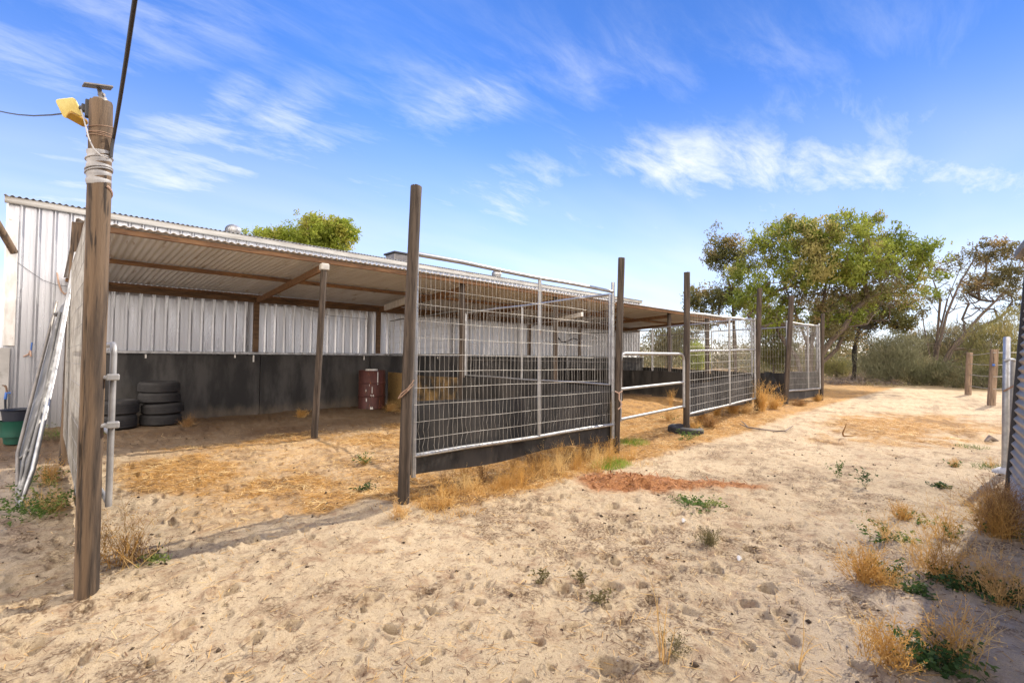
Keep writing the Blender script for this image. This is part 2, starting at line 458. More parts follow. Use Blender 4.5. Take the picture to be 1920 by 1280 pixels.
M['lining'] = mat('stained_black_lining', (.020, .0195, .0195), (.080, .075, .071), .8, scale=1.6, stretch=(1.6, 1, .45), lo=.38, hi=.66, c3=(.014, .014, .014), s3=3.2, lo3=.55, hi3=.95, bump=.25, detail=8)
M['board'] = mat('worn_tan_board', (.03, .026, .022), (.36, .23, .085), .85, scale=1.0, stretch=(1, 1, 1), lo=.40, hi=.54, c3=(.09, .065, .04), s3=30, lo3=.5, hi3=.75, detail=9)
M['galv'] = mat('galvanised_pipe', (.44, .445, .45), (.30, .305, .31), .42, .65, scale=9, c3=(.34, .27, .21), s3=5, lo3=.66, hi3=.72, rvar=.1)
M['galvpale'] = mat('pale_galvanised_pipe', (.37, .368, .36), (.26, .256, .25), .5, .4, scale=8, c3=(.30, .2, .13), s3=6, lo3=.68, hi3=.74)
M['wire'] = mat('mesh_wire', (.36, .345, .32), (.21, .195, .175), .55, .45, scale=6)
M['dustygalv'] = mat('dusty_galvanised', (.22, .22, .22), (.13, .128, .125), .55, .3, scale=4, stretch=(2, 2, .6), c3=(.36, .355, .34), s3=6)
M['rustwire'] = mat('rusty_wire', (.16, .085, .05), (.30, .2, .14), .8, .3, scale=8)
M['tyre'] = mat('tyre_rubber', (.020, .019, .020), (.034, .032, .032), .75, scale=5, c3=(.06, .05, .042), s3=8, lo3=.6, hi3=.8, bump=.15)
M['drum'] = mat('rusty_maroon_drum', (.11, .036, .031), (.065, .025, .022), .55, .1, scale=4, c3=(.30, .11, .04), s3=4.5, stretch=(3, 3, .8), lo3=.60, hi3=.72, bump=.1)
M['white'] = mat('old_white_paint', (.80, .79, .76), (.62, .60, .56), .6, scale=5, stretch=(2, 2, .7), c3=(.38, .33, .28), s3=14, lo3=.66, hi3=.74)
M['tape'] = mat('grey_white_wrap', (.40, .395, .39), (.27, .265, .265), .5, scale=8, bump=.2)
M['yellow'] = mat('yellowed_plastic', (.72, .62, .24), (.62, .50, .16), .45, scale=20)
M['amber'] = mat('amber_cover', (.42, .24, .03), (.30, .16, .02), .3, scale=12)
M['black'] = mat('black_plastic', (.016, .015, .018), (.03, .028, .03), .5, scale=6)
M['steel'] = mat('grey_steel', (.16, .15, .145), (.24, .22, .2), .5, .4, scale=9)
M['cement'] = mat('cement_sheet', (.47, .46, .44), (.37, .36, .345), .9, scale=2, c3=(.28, .27, .25), s3=4, bump=.1)
M['green'] = mat('green_tub', (.008, .075, .05), (.012, .06, .04), .45, scale=5)
M['navy'] = mat('dark_blue_tub', (.012, .016, .028), (.02, .024, .036), .45, scale=5)
M['blue'] = mat('blue_fitting', (.03, .12, .42), (.03, .1, .35), .45)
M['strap'] = mat('faded_rope', (.42, .27, .20), (.5, .36, .28), .9, scale=20)
M['tin'] = mat('corrugated_tin', (.40, .385, .365), (.28, .265, .25), .45, .5, scale=2, stretch=(.5, .5, 5), c3=(.38, .28, .21), s3=3, lo3=.58, hi3=.75)
M['bark'] = mat('grey_brown_bark', (.13, .10, .078), (.07, .054, .042), .95, scale=8, stretch=(3, 3, .8), bump=.6)
M['darkbark'] = mat('charred_bark', (.02, .017, .015), (.045, .036, .03), .95, scale=6, bump=.6)
M['log'] = mat('grey_dead_wood', (.26, .21, .175), (.17, .135, .11), .95, scale=8, bump=.4)

for k in ('lining', 'rubber'):
    mt_ = M[k]; nt = NT(mt_.node_tree); b = mt_.node_tree.nodes['Principled BSDF']
    old = b.inputs['Base Color'].links[0].from_socket
    ps = nt.n('ShaderNodeNewGeometry').outputs['Position']; sx = nt.n('ShaderNodeSeparateXYZ'); nt.l(ps, sx.inputs[0])
    hgt = nt.math('ADD', nt.ss(sx.outputs[2], .0, .42, .55, 0), nt.math('MULTIPLY', nt.math('SUBTRACT', nt.noise(nt.scale(ps, (1, 1, .5)), 5, 6, .7), .5), .9))
    nt.l(nt.mix(nt.ss(hgt, .16, .8, 0, .65), old, (.20, .155, .11)), b.inputs['Base Color'])

def rails(pts, rad_, n=8):
    mb = MB(); mb.tube(pts, rad_, n); return mb
Zv = Vector((0, 0, 1))

# ------------------------------------------------------------------ the long shed
shed = thing('metal_shed', ((XS0+XS1)/2, YW, 0), 'long zincalume shed with ribbed walls behind the open lean-to yards', 'shed')
HS = 3.62
def ribbed(mb, p, q, z0, z1, nrm, pitch=.19):
    p, q = Vector(p), Vector(q); d = (q-p).normalized(); L = (q-p).length
    prof = []; x = 0
    while x < L:
        prof += [(x, 0), (x+.050, 0), (x+.052, .004), (x+.064, .004), (x+.066, 0), (x+.098, 0), (x+.100, .004), (x+.112, .004), (x+.114, 0), (x+.122, 0), (x+.148, .030), (x+.160, .030), (x+.187, 0)]
        x += pitch
    prof.append((L, 0))
    vs = []
    for (a, o) in prof:
        a = min(a, L)
        b_ = p+d*a+nrm*o
        vs += [(b_.x, b_.y, z0), (b_.x, b_.y, z1)]
    k = len(prof)
    flip = d.cross(Zv).dot(nrm) < 0
    fs = [((2*i, 2*i+2, 2*i+3, 2*i+1) if not flip else (2*i, 2*i+1, 2*i+3, 2*i+2)) for i in range(k-1)]
    mb.add(vs, fs)
DSH = 9.0
mb = MB(); ribbed(mb, (XS0, YW, 0), (XS1, YW, 0), 0, HS, Vector((0, -1, 0))); mb.build('wall', M['zinc'], shed)
mb = MB(); ribbed(mb, (XS0, YW+DSH, 0), (XS1, YW+DSH, 0), 0, HS, Vector((0, 1, 0))); mb.build('wall', M['zinc'], shed)
for x, s_ in ((XS0+.004, -1), (XS1-.004, 1)):
    mb = MB(); ribbed(mb, (x, YW+.01, 0), (x, YW+DSH-.01, 0), 0, HS, Vector((s_, 0, 0)))
    mb.add([(x, YW+.01, HS), (x, YW+DSH-.01, HS), (x, YW+DSH/2, HS+.66)], [(0, 1, 2)]); mb.build('wall', M['zinc'], shed)
def corrugated(mb, o, a, b, la, lb, pitch=.076, amp=.009, seg=6, thick=.004, sag=0):
    # o corner, a along the waves' run (waves repeat along a), b along the ridges
    a, b = Vector(a).normalized(), Vector(b).normalized(); n_ = a.cross(b).normalized()
    k = int(la/pitch*seg)+1; vs = []
    for i in range(k):
        x = i*pitch/seg
        h = amp*math.sin(2*math.pi*i/seg)
        for y in (0, lb):
            for t in (0, thick): vs.append(Vector(o)+a*x+b*y+n_*(h+t))
    fs = []
    for i in range(k-1):
        q = 4*i
        fs += [(q, q+2, q+6, q+4), (q+1, q+5, q+7, q+3), (q, q+4, q+5, q+1), (q+2, q+3, q+7, q+6)]
    mb.add(vs, fs)
sl_ = math.atan(.66/(DSH/2))
mb = MB(); corrugated(mb, (XS0-.05, YW-.13, HS+.0), (1, 0, 0), (0, math.cos(sl_), math.sin(sl_)), XS1-XS0+.1, (DSH/2+.12)/math.cos(sl_), amp=.012)
mb.build('roof', M['darkroof'], shed, smooth=True)
mb = MB(); corrugated(mb, (XS1+.05, YW+DSH+.13, HS+.0), (-1, 0, 0), (0, -math.cos(sl_), math.sin(sl_)), XS1-XS0+.1, (DSH/2+.12)/math.cos(sl_), amp=.012)
mb.build('roof', M['darkroof'], shed, smooth=True)
mb = MB()
yg = YW-.075
gp = [(.0, .085), (.0, .0), (-.075, .0), (-.085, .025), (-.085, .075), (-.10, .085)]
vs = []; k = len(gp)
for x in (XS0-.04, XS1+.04):
    for (a, z) in gp: vs.append((x, YW-.032+a, HS-.10+z))
mb.add(vs, [(i, i+k, i+k+1, i+1) for i in range(k-1)] + [tuple(range(k))])
mb.build('gutter', M['gutter'], shed)
mb = MB()
XB0 = on_y(196, YB)
xb = XB0; i = 0
while xb < XS1-.05:
    e = min(xb+2.44, XS1); mb = MB(); mb.box(((xb+e)/2, YB+.010+(.006 if i % 2 else 0), .585), (e-xb-.014, .012, 1.23)); mb.build('wall_lining', M['lining'], shed); xb = e; i += 1
mb = MB(); mb.box(((XB0+XS1)/2, YB+.05, 1.235), (XS1-XB0, .20, .05)); mb.build('ledge', M['galv'], shed, bevel=.006)
# brackets and drips below the ledge
for px, h_ in ((273, .07), (820, .06), (475, .14), (440, .06), (682, .1)):
    x = on_y(px, YB); mb = MB(); mb.box((x, YB-.012, 1.20-h_/2), (.025, .02, h_)); mb.build('bracket', M['white'], shed)

def vent(px, py, r, label):
    x = on_y(px, YW+.55)
    c = T(px, py, depth(Vector((x, YW+.55, 3.8))))
    t = thing('roof_vent', (c.x, c.y, HS+.1), label, 'vent', 'turbine vents on the shed roof')
    mb = MB(); mb.lathe([(r*.62, HS-.05), (r*.62, c.z-r*.62), (r*1.02, c.z-r*.62), (r*1.02, c.z-r*.52), (.0, c.z-r*.52)], (c.x, c.y, 0), 24)
    mb.build('base', M['gutter'], t, smooth=True)
    mb = MB()
    for i in range(22):
        g0 = 2*math.pi*i/22; pts = []
        for j in range(9):
            v_ = -1.05+2.4*j/8; rr = r*math.cos(v_*.95); g = g0+.25*(v_)
            for dg, dr in ((0, 0), (.30, .10)):
                pts.append((c.x+(rr*(1+dr*.5))*math.cos(g+dg), c.y+(rr*(1+dr*.5))*math.sin(g+dg), c.z+r*.85*math.sin(v_*.95)))
        mb.add(pts, [(2*j, 2*j+1, 2*j+3, 2*j+2) for j in range(8)])
    mb.lathe([(0, c.z+r*.86), (r*.3, c.z+r*.84), (r*.34, c.z+r*.76)], (c.x, c.y, 0), 16)
    mb.build('turbine', M['galv'], t, smooth=True)
vent(437, 432, .145, 'round turbine vent on shed roof beside the green tree')
vent(931, 514, .15, 'round turbine vent on shed roof above the wire mesh panel')
x = on_y(752, YW+.5); c = T(750, 483, depth(Vector((x, YW+.5, 3.9))))
t = thing('roof_unit', (c.x, c.y, HS), 'dark boxy cooler unit on the shed roof behind the tall front post', 'roof unit')
mb = MB(); mb.box((c.x+.1, c.y+.25, c.z-.10), (.52, .5, .42)); mb.build('casing', M['steel'], t, bevel=.02)
mb = MB(); mb.box((c.x+.1, c.y+.25, c.z+.13), (.60, .58, .05)); mb.build('lid', M['black'], t, bevel=.012)

# ------------------------------------------------------------------ lean-to shelter
lean = thing('lean_to_shelter', (XL0, YL, 0), 'open lean-to with corrugated roof on round posts along the shed wall', 'shelter')
YF, ZF, YR, ZR = YL-.12, 2.61, YW-.10, 2.42
sr = math.atan((ZR-ZF)/(YR-YF))
bdir = Vector((0, math.cos(sr), math.sin(sr)))
def zroof(y): return ZF+(y-YF)*math.tan(sr)
mb = MB(); corrugated(mb, (XL0, YF-.05, ZF+.011), (1, 0, 0), bdir, XL1-XL0, (YR-YF+.05)/math.cos(sr), seg=8)
mb.build('roof_sheet', M['roof'], lean, smooth=True)
for y, wd, ht in ((YF+.03, .045, .060), (YF+1.75, .05, .06), (YR-.12, .05, .06)):
    mb = MB(); z = zroof(y)-.011-ht/2
    mb.beam((XL0+.02, y, z), (XL1-.02, y, z), wd, ht); mb.build('purlin', M['beam'], lean, bevel=.004)
yb = YB-.12
mb = MB(); z = zroof(yb)-.09-.045
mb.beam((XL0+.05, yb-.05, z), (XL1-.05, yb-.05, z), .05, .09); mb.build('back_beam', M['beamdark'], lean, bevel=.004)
U = [L1.x, on_y(867, YL), on_y(1042, YL)]
U = [on_y(143, YL)] + U + [U[2]+2.62, on_y(1255, YL), on_y(1326, YL)]
ptop = T(608, 487, depth(L1))
def round_post(name, base, top, r, parent, material, taper=.94, n=22, base_off=-.12, cap=True):
    base, top = Vector(base), Vector(top)
    mb = MB(); k = 26; pts = []; rs = []
    s1, s2 = random.uniform(0, 6), random.uniform(0, 6)
    for i in range(k+1):
        t_ = i/k; q = base.lerp(top, t_) + (Vector((0, 0, base_off)) if i == 0 else Vector())
        q = q + Vector((math.sin(t_*5+s1), math.cos(t_*4+s2), 0))*r*.06
        pts.append(q); rs.append(r*(1+(taper-1)*t_)*(1+random.uniform(-.022, .022)))
    pts.append(q + (top-base).normalized()*.006); rs.append(rs[-1]*.93)
    mb.tube(pts, rs, n)
    nr_ = len(pts)
    for c_ in range(5):                       # drying cracks along the grain
        a = random.randrange(n); i0 = random.randrange(0, k-8); i1 = i0+random.randrange(5, 16)
        for i in range(i0, min(i1, k)):
            v = Vector(mb.v[i*n+a]); d_ = pts[i]-v; mb.v[i*n+a] = tuple(v+d_*random.uniform(.10, .24))
            if random.random() < .12: a = (a+1) % n
    for i in range(k-1, nr_):                 # rough sawn top
        for a in range(n): v = Vector(mb.v[i*n+a]); mb.v[i*n+a] = tuple(v+Vector((0, 0, random.uniform(-.006, .004))))
    return mb.build(name, material, parent, base=None if parent else base, smooth=True)
for i, u in enumerate(U):
    b = Vector((u, YL, 0)); b.z = gz(b)
    lean_dx = .10 if i == 1 else random.uniform(-.03, .03)
    tp = T(608, 500, depth(L1)) if i == 1 else Vector((u+lean_dx, YL, zroof(YL)-.03))
    if i == 0:
        tp = T(146, 419, depth(b)); b = T(121, 876, depth(b)); b.z = gz(b)
    round_post('post', b, tp, (.052, .047, .056, .055, .05, .06, .07)[i], lean, M['pole'] if i == 0 else M['post'])
    if i == 1:
        mb = MB(); mb.box((tp.x, tp.y, tp.z-.005), (.115, .105, .095)); mb.build('post_cap', M['gutter'], lean, bevel=.012)
    # rafter from the post back to the wall side post
    if i > 0:
        zz = lambda y: zroof(y)-.011-.075-.055
        mb = MB(); xo = .22
        mb.beam((u+.03, YL-.02, zz(YL)), (u+xo, yb-.02, zz(yb)), .045, .10)
        mb.build('rafter', M['beam'], lean, bevel=.004)
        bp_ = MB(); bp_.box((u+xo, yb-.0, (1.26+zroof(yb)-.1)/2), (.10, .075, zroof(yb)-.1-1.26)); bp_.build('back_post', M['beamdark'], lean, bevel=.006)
for u in (U[0]+.1, ):
    mb = MB(); mb.beam((u, YL+.05, zroof(YL)-.16), (u+.05, yb, zroof(yb)-.16), .045, .1); mb.build('rafter', M['beam'], lean, bevel=.004)
# white painted boards tied under the rafters
pa = T(722, 577, 10.9); pb = T(766, 562, 9.6)
mb = MB(); mb.beam(pa, pb, .05, .13); mb.build('white_board', M['white'], lean, bevel=.004)
pa = T(1040, 601, 12.4); pb = T(1092, 589, 11.2)
mb = MB(); mb.beam(pa, pb, .05, .10); mb.build('white_board', M['white'], lean, bevel=.004)

# ------------------------------------------------------------------ fence posts of the yards
FG = 'round fence posts along the front of the yards'
def fence_post(base, tpx, tpy, r, label, material='post', taper=.95):
    tp = T(tpx, tpy, depth(base)); b = base.copy(); b.z = gz(base)
    o = round_post('fence_post', b, tp, r, None, M[material], taper, n=26)
    return tag(o, label, 'post', FG), tp
poleA = thing('timber_pole', (A0.x, A0.y, gz(A0)), 'thick tan timber pole in the left foreground with yellow floodlight and white wrapping', 'pole')
topA = T(189, 193, depth(A0))
round_post('shaft', (A0.x, A0.y, gz(A0)), topA, .0475, poleA, M['pole'], .95, n=28)
fence_post(B0, 780, 350, .046, 'tallest dark post beside the near edge of the wire mesh panel')
fence_post(C0, 1165, 484, .043, 'dark post between the wire mesh panel and the small pipe gate')
fence_post(D0, 1288, 511, .050, 'dark post standing inside a half-buried tyre')
fence_post(E0, 1424, 541, .052, 'weathered post with orange dry weeds at its foot, beside the gap in the fence')
fence_post(F0, 1484, 555, .058, 'leaning grey post on the right of the fallen black rubber sheet')
fence_post(G0, 1543, 588, .045, 'short far corner post at the end of the yards by the big tree')

# ------------------------------------------------------------------ wire mesh panels
def panel(label, p, q, z0, z1, mid=(), rad_=.019, sv=.05, sh=.136, board=None, side=1, name='mesh_panel', wire_r=.0026, bend=0.0, posts_up=(0, 0), mz0=None, mz1=None,
          group='wire mesh panels around the yards', bmat='rubber', cross=(), board_only=False, tail=.0):
    p, q = Vector(p), Vector(q); d = (q-p); d.z = 0; L = d.length; d.normalize(); n_ = Vector((-d.y, d.x, 0))*side
    gp0, gp1 = gz(p), gz(q)
    def pt(s, z): return Vector((p.x+d.x*s, p.y+d.y*s, z+gp0+(gp1-gp0)*s/L))
    t = thing(name, pt(L/2, 0), label, 'fence panel', group)
    if not board_only:
        for s, e in ((rad_, posts_up[0]), (L-rad_, posts_up[1])):
            mb = MB(); mb.tube([pt(s, z0-tail), pt(s, (z0+z1)/2), pt(s, z1+e)], rad_, 10); mb.build('upright', M['galv'], t, smooth=True)
        for z in (z0, z1) + tuple(cross):
            rr = rad_*(.6 if z < 1 and 'divider' in label else .96)
            mb = MB(); mb.tube([pt(rad_+(L-2*rad_)*i/6, z+(.006*math.sin(i*1.7) if 0 < i < 6 else 0)) for i in range(7)], rr, 10); mb.build('rail', M['galv'], t, smooth=True)
        for s in mid:
            mb = MB(); mb.tube([pt(L*s, z0), pt(L*s, z1)], rad_*.9, 10); mb.build('mid_bar', M['galvpale'], t, smooth=True)
        a, b_ = (z0 if mz0 is None else mz0), (z1 if mz1 is None else mz1)
        mb = MB(); k = max(1, int(round((b_-a)/sh))); hz = [a+(b_-a)*i/k for i in range(k+1)]
        ph = random.uniform(0, 6)
        bow = lambda s, z: n_*(.005*math.sin(3.1*s+ph)*math.sin(2.1*z+ph)-.022)
        for z in hz:
            mb.tube([pt(L*i/12, z+.0025*math.sin(i*1.3+z*9)) + bow(L*i/12, z) for i in range(13)], wire_r*.95, 5, False)
        x = sv
        while x < L-.02:
            pts = []
            for i, z in enumerate(hz):
                w_ = bend*max(0, 1-i/3)*random.choice((0, .5, 1, -.4)) + random.uniform(-.004, .004)
                pts.append(pt(x+w_, z) + bow(x, z))
                if i < len(hz)-1 and bend and i < 2:
                    pts.append(pt(x+random.uniform(-.35, .35)*bend*1.2, z+sh*.5)+bow(x, z))
            mb.tube(pts, wire_r, 4, False); x += sv
        mb.build('wire_mesh', M['wire'], t)
    if board:
        b0, b1, off = board; k = 14
        mb = MB(); vs = []
        s1 = random.uniform(0, 6)
        for i in range(k+1):
            s = L*i/k
            w_ = .016*math.sin(i*.8+s1)
            for (z, th) in ((b0+.015*math.sin(i*.7+s1), 0), (b1+.012*math.sin(i*.5+s1), 0), (b1+.012*math.sin(i*.5+s1), .012), (b0+.015*math.sin(i*.7+s1), .012)):
                vs.append(pt(s, z)+n_*(off+w_+th))
        fs = []
        for i in range(k):
            for j in range(4): fs.append((4*i+j, 4*i+(j+1) % 4, 4*i+4+(j+1) % 4, 4*i+4+j))
        fs += [(3, 2, 1, 0), (4*k, 4*k+1, 4*k+2, 4*k+3)]
        mb.add(vs, fs); mb.build('rubber_board', M[bmat], t, smooth=False)
    return t, pt

dBC = (C0-B0).normalized(); nB = Vector((-dBC.y, dBC.x, 0))
panel('tall wire mesh panel at the front with black rubber along its foot', B0+dBC*.075, C0-dBC*.05, .38, 2.02, (.525,), .021, .05, .134, (.20, .80, .04), wire_r=.0018, bend=.022, posts_up=(.16, .12), mz1=1.88, tail=.17)
dDE = (E0-D0).normalized()
panel('mesh panel above orange weeds between the tyre post and the weedy post', D0+dDE*.08, E0-dDE*.07, .28, 1.92, (.55,), .021, .10, .134, (.22, .76, .05), wire_r=.0028, cross=(1.30,), posts_up=(0, .05))
dFG = (G0-F0).normalized()
panel('far mesh panel with grey rubber base at the corner near the big tree', F0+dFG*.09, G0-dFG*.07, .33, 1.98, (.62,), .024, .07, .15, (.10, .78, .05), wire_r=.003, posts_up=(0, .08))
PL1 = Vector((U[1], YL, 0)); PL2 = Vector((U[2], YL, 0)); PL3 = Vector((U[3], YL, 0)); PL5 = Vector((U[5], YL, 0)); PL6 = Vector((U[6], YL, 0))
dv = (PL2-C0).normalized()
panel('mesh divider with pipe top rail crossing behind the front mesh panel', C0+dv*.08, PL2-dv*.09, .86, 2.0, (.52,), .019, .10, .27, (.02, .84, .03), wire_r=.0022)
bk2 = Vector((on_y(728, YB-.05), YB-.05, 0)); dv = (bk2-PL2).normalized()
panel('inner mesh divider above the worn tan board beside the rusty drum', PL2+dv*.08, bk2-dv*.06, 1.24, 2.06, (), .016, .08, .14, None, wire_r=.002)
panel('worn tan and black board wall beside the rusty drum', PL2+dv*.07, bk2-dv*.05, 0, 1, board=(.0, .80, .0), bmat='board', board_only=True, name='board_divider', group='low board dividers between the yards')
e2 = Vector((PL5.x-1.0, YL, .1)); dv = (e2-E0).normalized()
panel('black rubber divider with mesh seen through the pipe gate', E0+dv*.1, e2, .70, 1.95, (), .018, .10, .30, (.05, .74, .02), wire_r=.002)
e3 = Vector((e2.x+.6, YB-.06, .1)); dv = (e3-e2).normalized()
panel('rear black rubber divider under the far end of the lean-to', e2, e3, .70, 1.9, (), .018, .12, .30, (.05, .74, .02), wire_r=.002)
e4 = Vector((on_y(1327, YL)+.1, YL, .1)); dv = (e4-G0).normalized()
panel('end mesh fence running back from the far corner post', G0+dv*.08, e4-dv*.09, .55, 2.02, (.5,), .019, .09, .2, (.08, .70, .03), wire_r=.0024)
e5 = Vector((XS1-.1, YB-.06, .1)); dv = (e5-e4).normalized()
panel('end mesh fence under the far end of the lean-to roof', e4+dv*.09, e5, .60, 2.0, (.5,), .019, .12, .3, (.08, .72, .03), wire_r=.0022)
# left side panel between the foreground pole and the lean-to corner post
l0 = T(121, 876, depth(Vector((U[0], YL, 0)))); l0.z = 0
dv = (l0-A0).normalized(); dv.z = 0
panel('pale mesh side panel seen edge-on behind the foreground pole', A0+dv*.12, l0-dv*.09, .34, 2.02, (.33, .66), .019, .10, .134, (.03, .78, .03), side=-1, wire_r=.0024, posts_up=(.0, .05))

# ------------------------------------------------------------------ pipe gates with rounded top corners
def arc(c, a, b, r, k=7): return [c + a*r*math.cos(math.pi/2*i/k) + b*r*math.sin(math.pi/2*i/k) for i in range(k+1)]
def pipe_gate(label, p, q, z0, zm, z1, r, rc=.13, name='pipe_gate'):
    p, q = Vector(p), Vector(q); d = q-p; d.z = 0; L = d.length; d.normalize(); g0 = gz(p); g1 = gz(q)
    def pt(s, z): return Vector((p.x+d.x*s, p.y+d.y*s, z+g0+(g1-g0)*s/L))
    t = thing(name, pt(L/2, 0), label, 'gate', 'low galvanised pipe gates')
    c1 = pt(rc, z1-rc); c2 = pt(L-rc, z1-rc)
    pts = [pt(0, z0)] + arc(c1, -d, Zv, rc) + list(reversed(arc(c2, d, Zv, rc))) + [pt(L, z0)]
    mb = MB(); mb.tube(pts, r, 12); mb.build('frame', M['galvpale'], t, smooth=True)
    for z in (zm, z0+.02):
        mb = MB(); mb.tube([pt(r*.8, z), pt(L-r*.8, z)], r*.92, 10); mb.build('rail', M['galvpale'], t, smooth=True)
    return t, pt
dCD = (D0-C0).normalized()
tg, pt = pipe_gate('low galvanised pipe gate between the two dark posts beyond the mesh panel', C0+dCD*.10, D0-dCD*.10, .40, .80, 1.25, .021)
for z in (.62, 1.05):
    mb = MB(); mb.tube([pt(0, z)-dCD*.06, pt(0, z)], .012, 8); mb.build('hinge', M['rustwire'], tg, smooth=True)
gs = T(203, 960, depth(A0)+.06); dgt = (dv*1.0); 
tg, pt = pipe_gate('opened pipe gate clamped on edge beside the foreground timber pole', Vector((gs.x, gs.y, 0)), Vector((gs.x, gs.y, 0))+Vector((-.03, 1, 0)).normalized()*2.3, .42, .78, 1.225, .0140, .05)
for py in (707, 797):
    c = T(197, py, depth(A0)+.03)
    mb = MB(); a = (c-CAM); a.z = 0; a.normalize(); b_ = Vector((a.y, -a.x, 0))
    mb.box(c, (.085, .05, .018), (b_, a, Zv)); mb.box(c+b_*.03, (.05, .056, .03), (b_, a, Zv))
    mb.build('clamp', M['galvpale'], tg, bevel=.004)

# ties of rope on the panel corners
def rope(label, pts, r=.006, mt='strap', name='rope_tie'):
    mb = MB(); mb.tube(pts, r, 6)
    o = mb.build(name, M[mt], None, base=pts[0], smooth=True); return tag(o, label, 'rope')
db = depth(B0)-.055
rope('rusty chain loop hanging on the tallest front post', [T(776, 712, db+.06), T(765, 728, db), T(752, 738, db), T(747, 747, db), T(752, 744, db), T(764, 733, db-.01), T(775, 720, db+.06)], .006, 'rustwire', 'chain_loop')
dc = depth(C0)-.06
rope('pink faded rope tied round the post by the pipe gate', [T(1153, 733, dc), T(1160, 737, dc), T(1167, 733, dc), T(1161, 737, dc), T(1161, 748, dc), T(1166, 757, dc), T(1164, 763, dc), T(1159, 767, dc)], .009)

# ------------------------------------------------------------------ things on the foreground pole
dA = depth(A0)
def tA(px, py, dd=0.0): return T(px, py, dA+dd)
axisA = (topA-A0).normalized()
def ring(c, r, wob=.0, k=24, turns=1.0, rise_=0.0):
    return [c + Vector((r*math.cos(2*math.pi*turns*i/k), r*math.sin(2*math.pi*turns*i/k), wob*math.sin(2*math.pi*i/k*2)+rise_*i/k)) for i in range(k+1)]
fl = thing('floodlight', tA(130, 205), 'yellowed twin-head solar floodlight on a black bracket near the pole top', 'floodlight')
def slab(mb, c, ex, ey, ez, sx, sy, sz, r=.02):
    prof = []
    for (cx, cy, a0) in ((sx/2-r, sy/2-r, 0), (-sx/2+r, sy/2-r, 90), (-sx/2+r, -sy/2+r, 180), (sx/2-r, -sy/2+r, 270)):
        for i in range(5):
            a = R(a0+90*i/4); prof.append((cx+r*math.cos(a), cy+r*math.sin(a)))
    k = len(prof); vs = [c+ex*a+ey*b_+ez*(-sz/2) for (a, b_) in prof] + [c+ex*a*.94+ey*b_*.94+ez*(sz/2) for (a, b_) in prof]
    mb.add(vs, [tuple(reversed(range(k))), tuple(range(k, 2*k))] + [(i, (i+1) % k, k+(i+1) % k, k+i) for i in range(k)])
def frame_px(c_px, x_px, y_px, tilt):   # axes of a plate whose edges run along two picture directions at the pole's distance
    c = tA(*c_px); ex = (tA(*x_px)-c); ey = (tA(*y_px)-c)
    ex = (ex + fwd*tilt[0]).normalized(); ey = (ey + fwd*tilt[1]); ey = (ey-ex*ey.dot(ex)).normalized()
    return c, ex, ey, ex.cross(ey)
c, ex, ey, ez = frame_px((131, 203), (150, 196), (142, 220), (.02, .03))
mb = MB(); slab(mb, c, ex, ey, ez, .080, .085, .020, .014); mb.build('lamp_head', M['yellow'], fl, bevel=.003)
c2, ex2, ey2, ez2 = frame_px((145, 223), (156, 230), (140, 231), (.05, .02))
mb = MB(); slab(mb, c2, ex2, ey2, ez2, .078, .040, .022, .012); mb.build('lamp_head', M['amber'], fl, bevel=.003)
mb = MB(); mb.tube([tA(150, 203), tA(158, 203), tA(168, 205)], .012, 10); mb.box(tA(167, 205, -.01), (.03, .03, .085)); mb.box(tA(160, 204, -.0), (.03, .03, .035))
mb.build('bracket', M['black'], fl, bevel=.003)
sp_ = thing('solar_plate', tA(189, 188), 'small grey metal plate on a swivel bracket on top of the timber pole', 'plate')
c, ex, ey, ez = frame_px((184, 163), (206, 166), (180, 160.5), (.10, -.0))
pc = tA(183, 162)
aw = Vector((fwd.x, fwd.y, 0)).normalized()*math.cos(R(18))+Zv*math.sin(R(18)); rh = Vector((rgt.x, rgt.y, 0)).normalized()
mb = MB(); slab(mb, pc, (rh+aw).normalized(), (aw-rh).normalized(), rh.cross(aw), .112, .112, .008, .004); mb.build('panel', M['steel'], sp_, bevel=.002)
mb = MB(); mb.tube([tA(186, 165), tA(187, 172), tA(190, 177), tA(190, 184), tA(191, 190)], [.010, .009, .013, .010, .016], 10); mb.tube([tA(185, 178), tA(196, 178)], .007, 8); mb.tube([tA(188, 185), tA(198, 185)], .008, 8)
mb.lathe([(.0, .014), (.030, .012), (.034, 0)], topA+Vector((0, 0, .004)), 16)
mb.build('swivel', M['steel'], sp_, smooth=True)
# white wrap
def onA(py): # point of the pole axis at picture row
    t_ = (py-1128)/(193-1128); return A0.lerp(topA, t_)
wr = thing('pole_wrap', onA(315), 'grey white tape and rope wound round the timber pole below the floodlight', 'wrap')
mb = MB(); prof = []
for i in range(15):
    py = 284+i*(347-284)/14; prof.append((.0470+.0022*math.sin(i*2.1)+(.002 if i % 3 == 0 else 0), py))
vs = []; n = 32
for (r_, py) in prof:
    c = onA(py)
    for k in range(n): 
        a = 2*math.pi*k/n; vs.append(c+Vector((r_*math.cos(a), r_*math.sin(a), .006*math.sin(a+1))))
mb.add(vs, [(i*n+k, i*n+(k+1) % n, (i+1)*n+(k+1) % n, (i+1)*n+k) for i in range(len(prof)-1) for k in range(n)])
mb.build('tape', M['tape'], wr, smooth=True)
mb = MB()
for py, tl in ((299, .012), (318, .012), (323, .016)):
    c = onA(py); mb.tube([c+Vector((.0505*math.cos(2*math.pi*i/24), .0505*math.sin(2*math.pi*i/24), tl*math.sin(2*math.pi*i/24+2.2))) for i in range(25)], .004, 6, False)
mb.build('rope_coil', M['tape'], wr, smooth=True)
mb = MB(); c = onA(365)
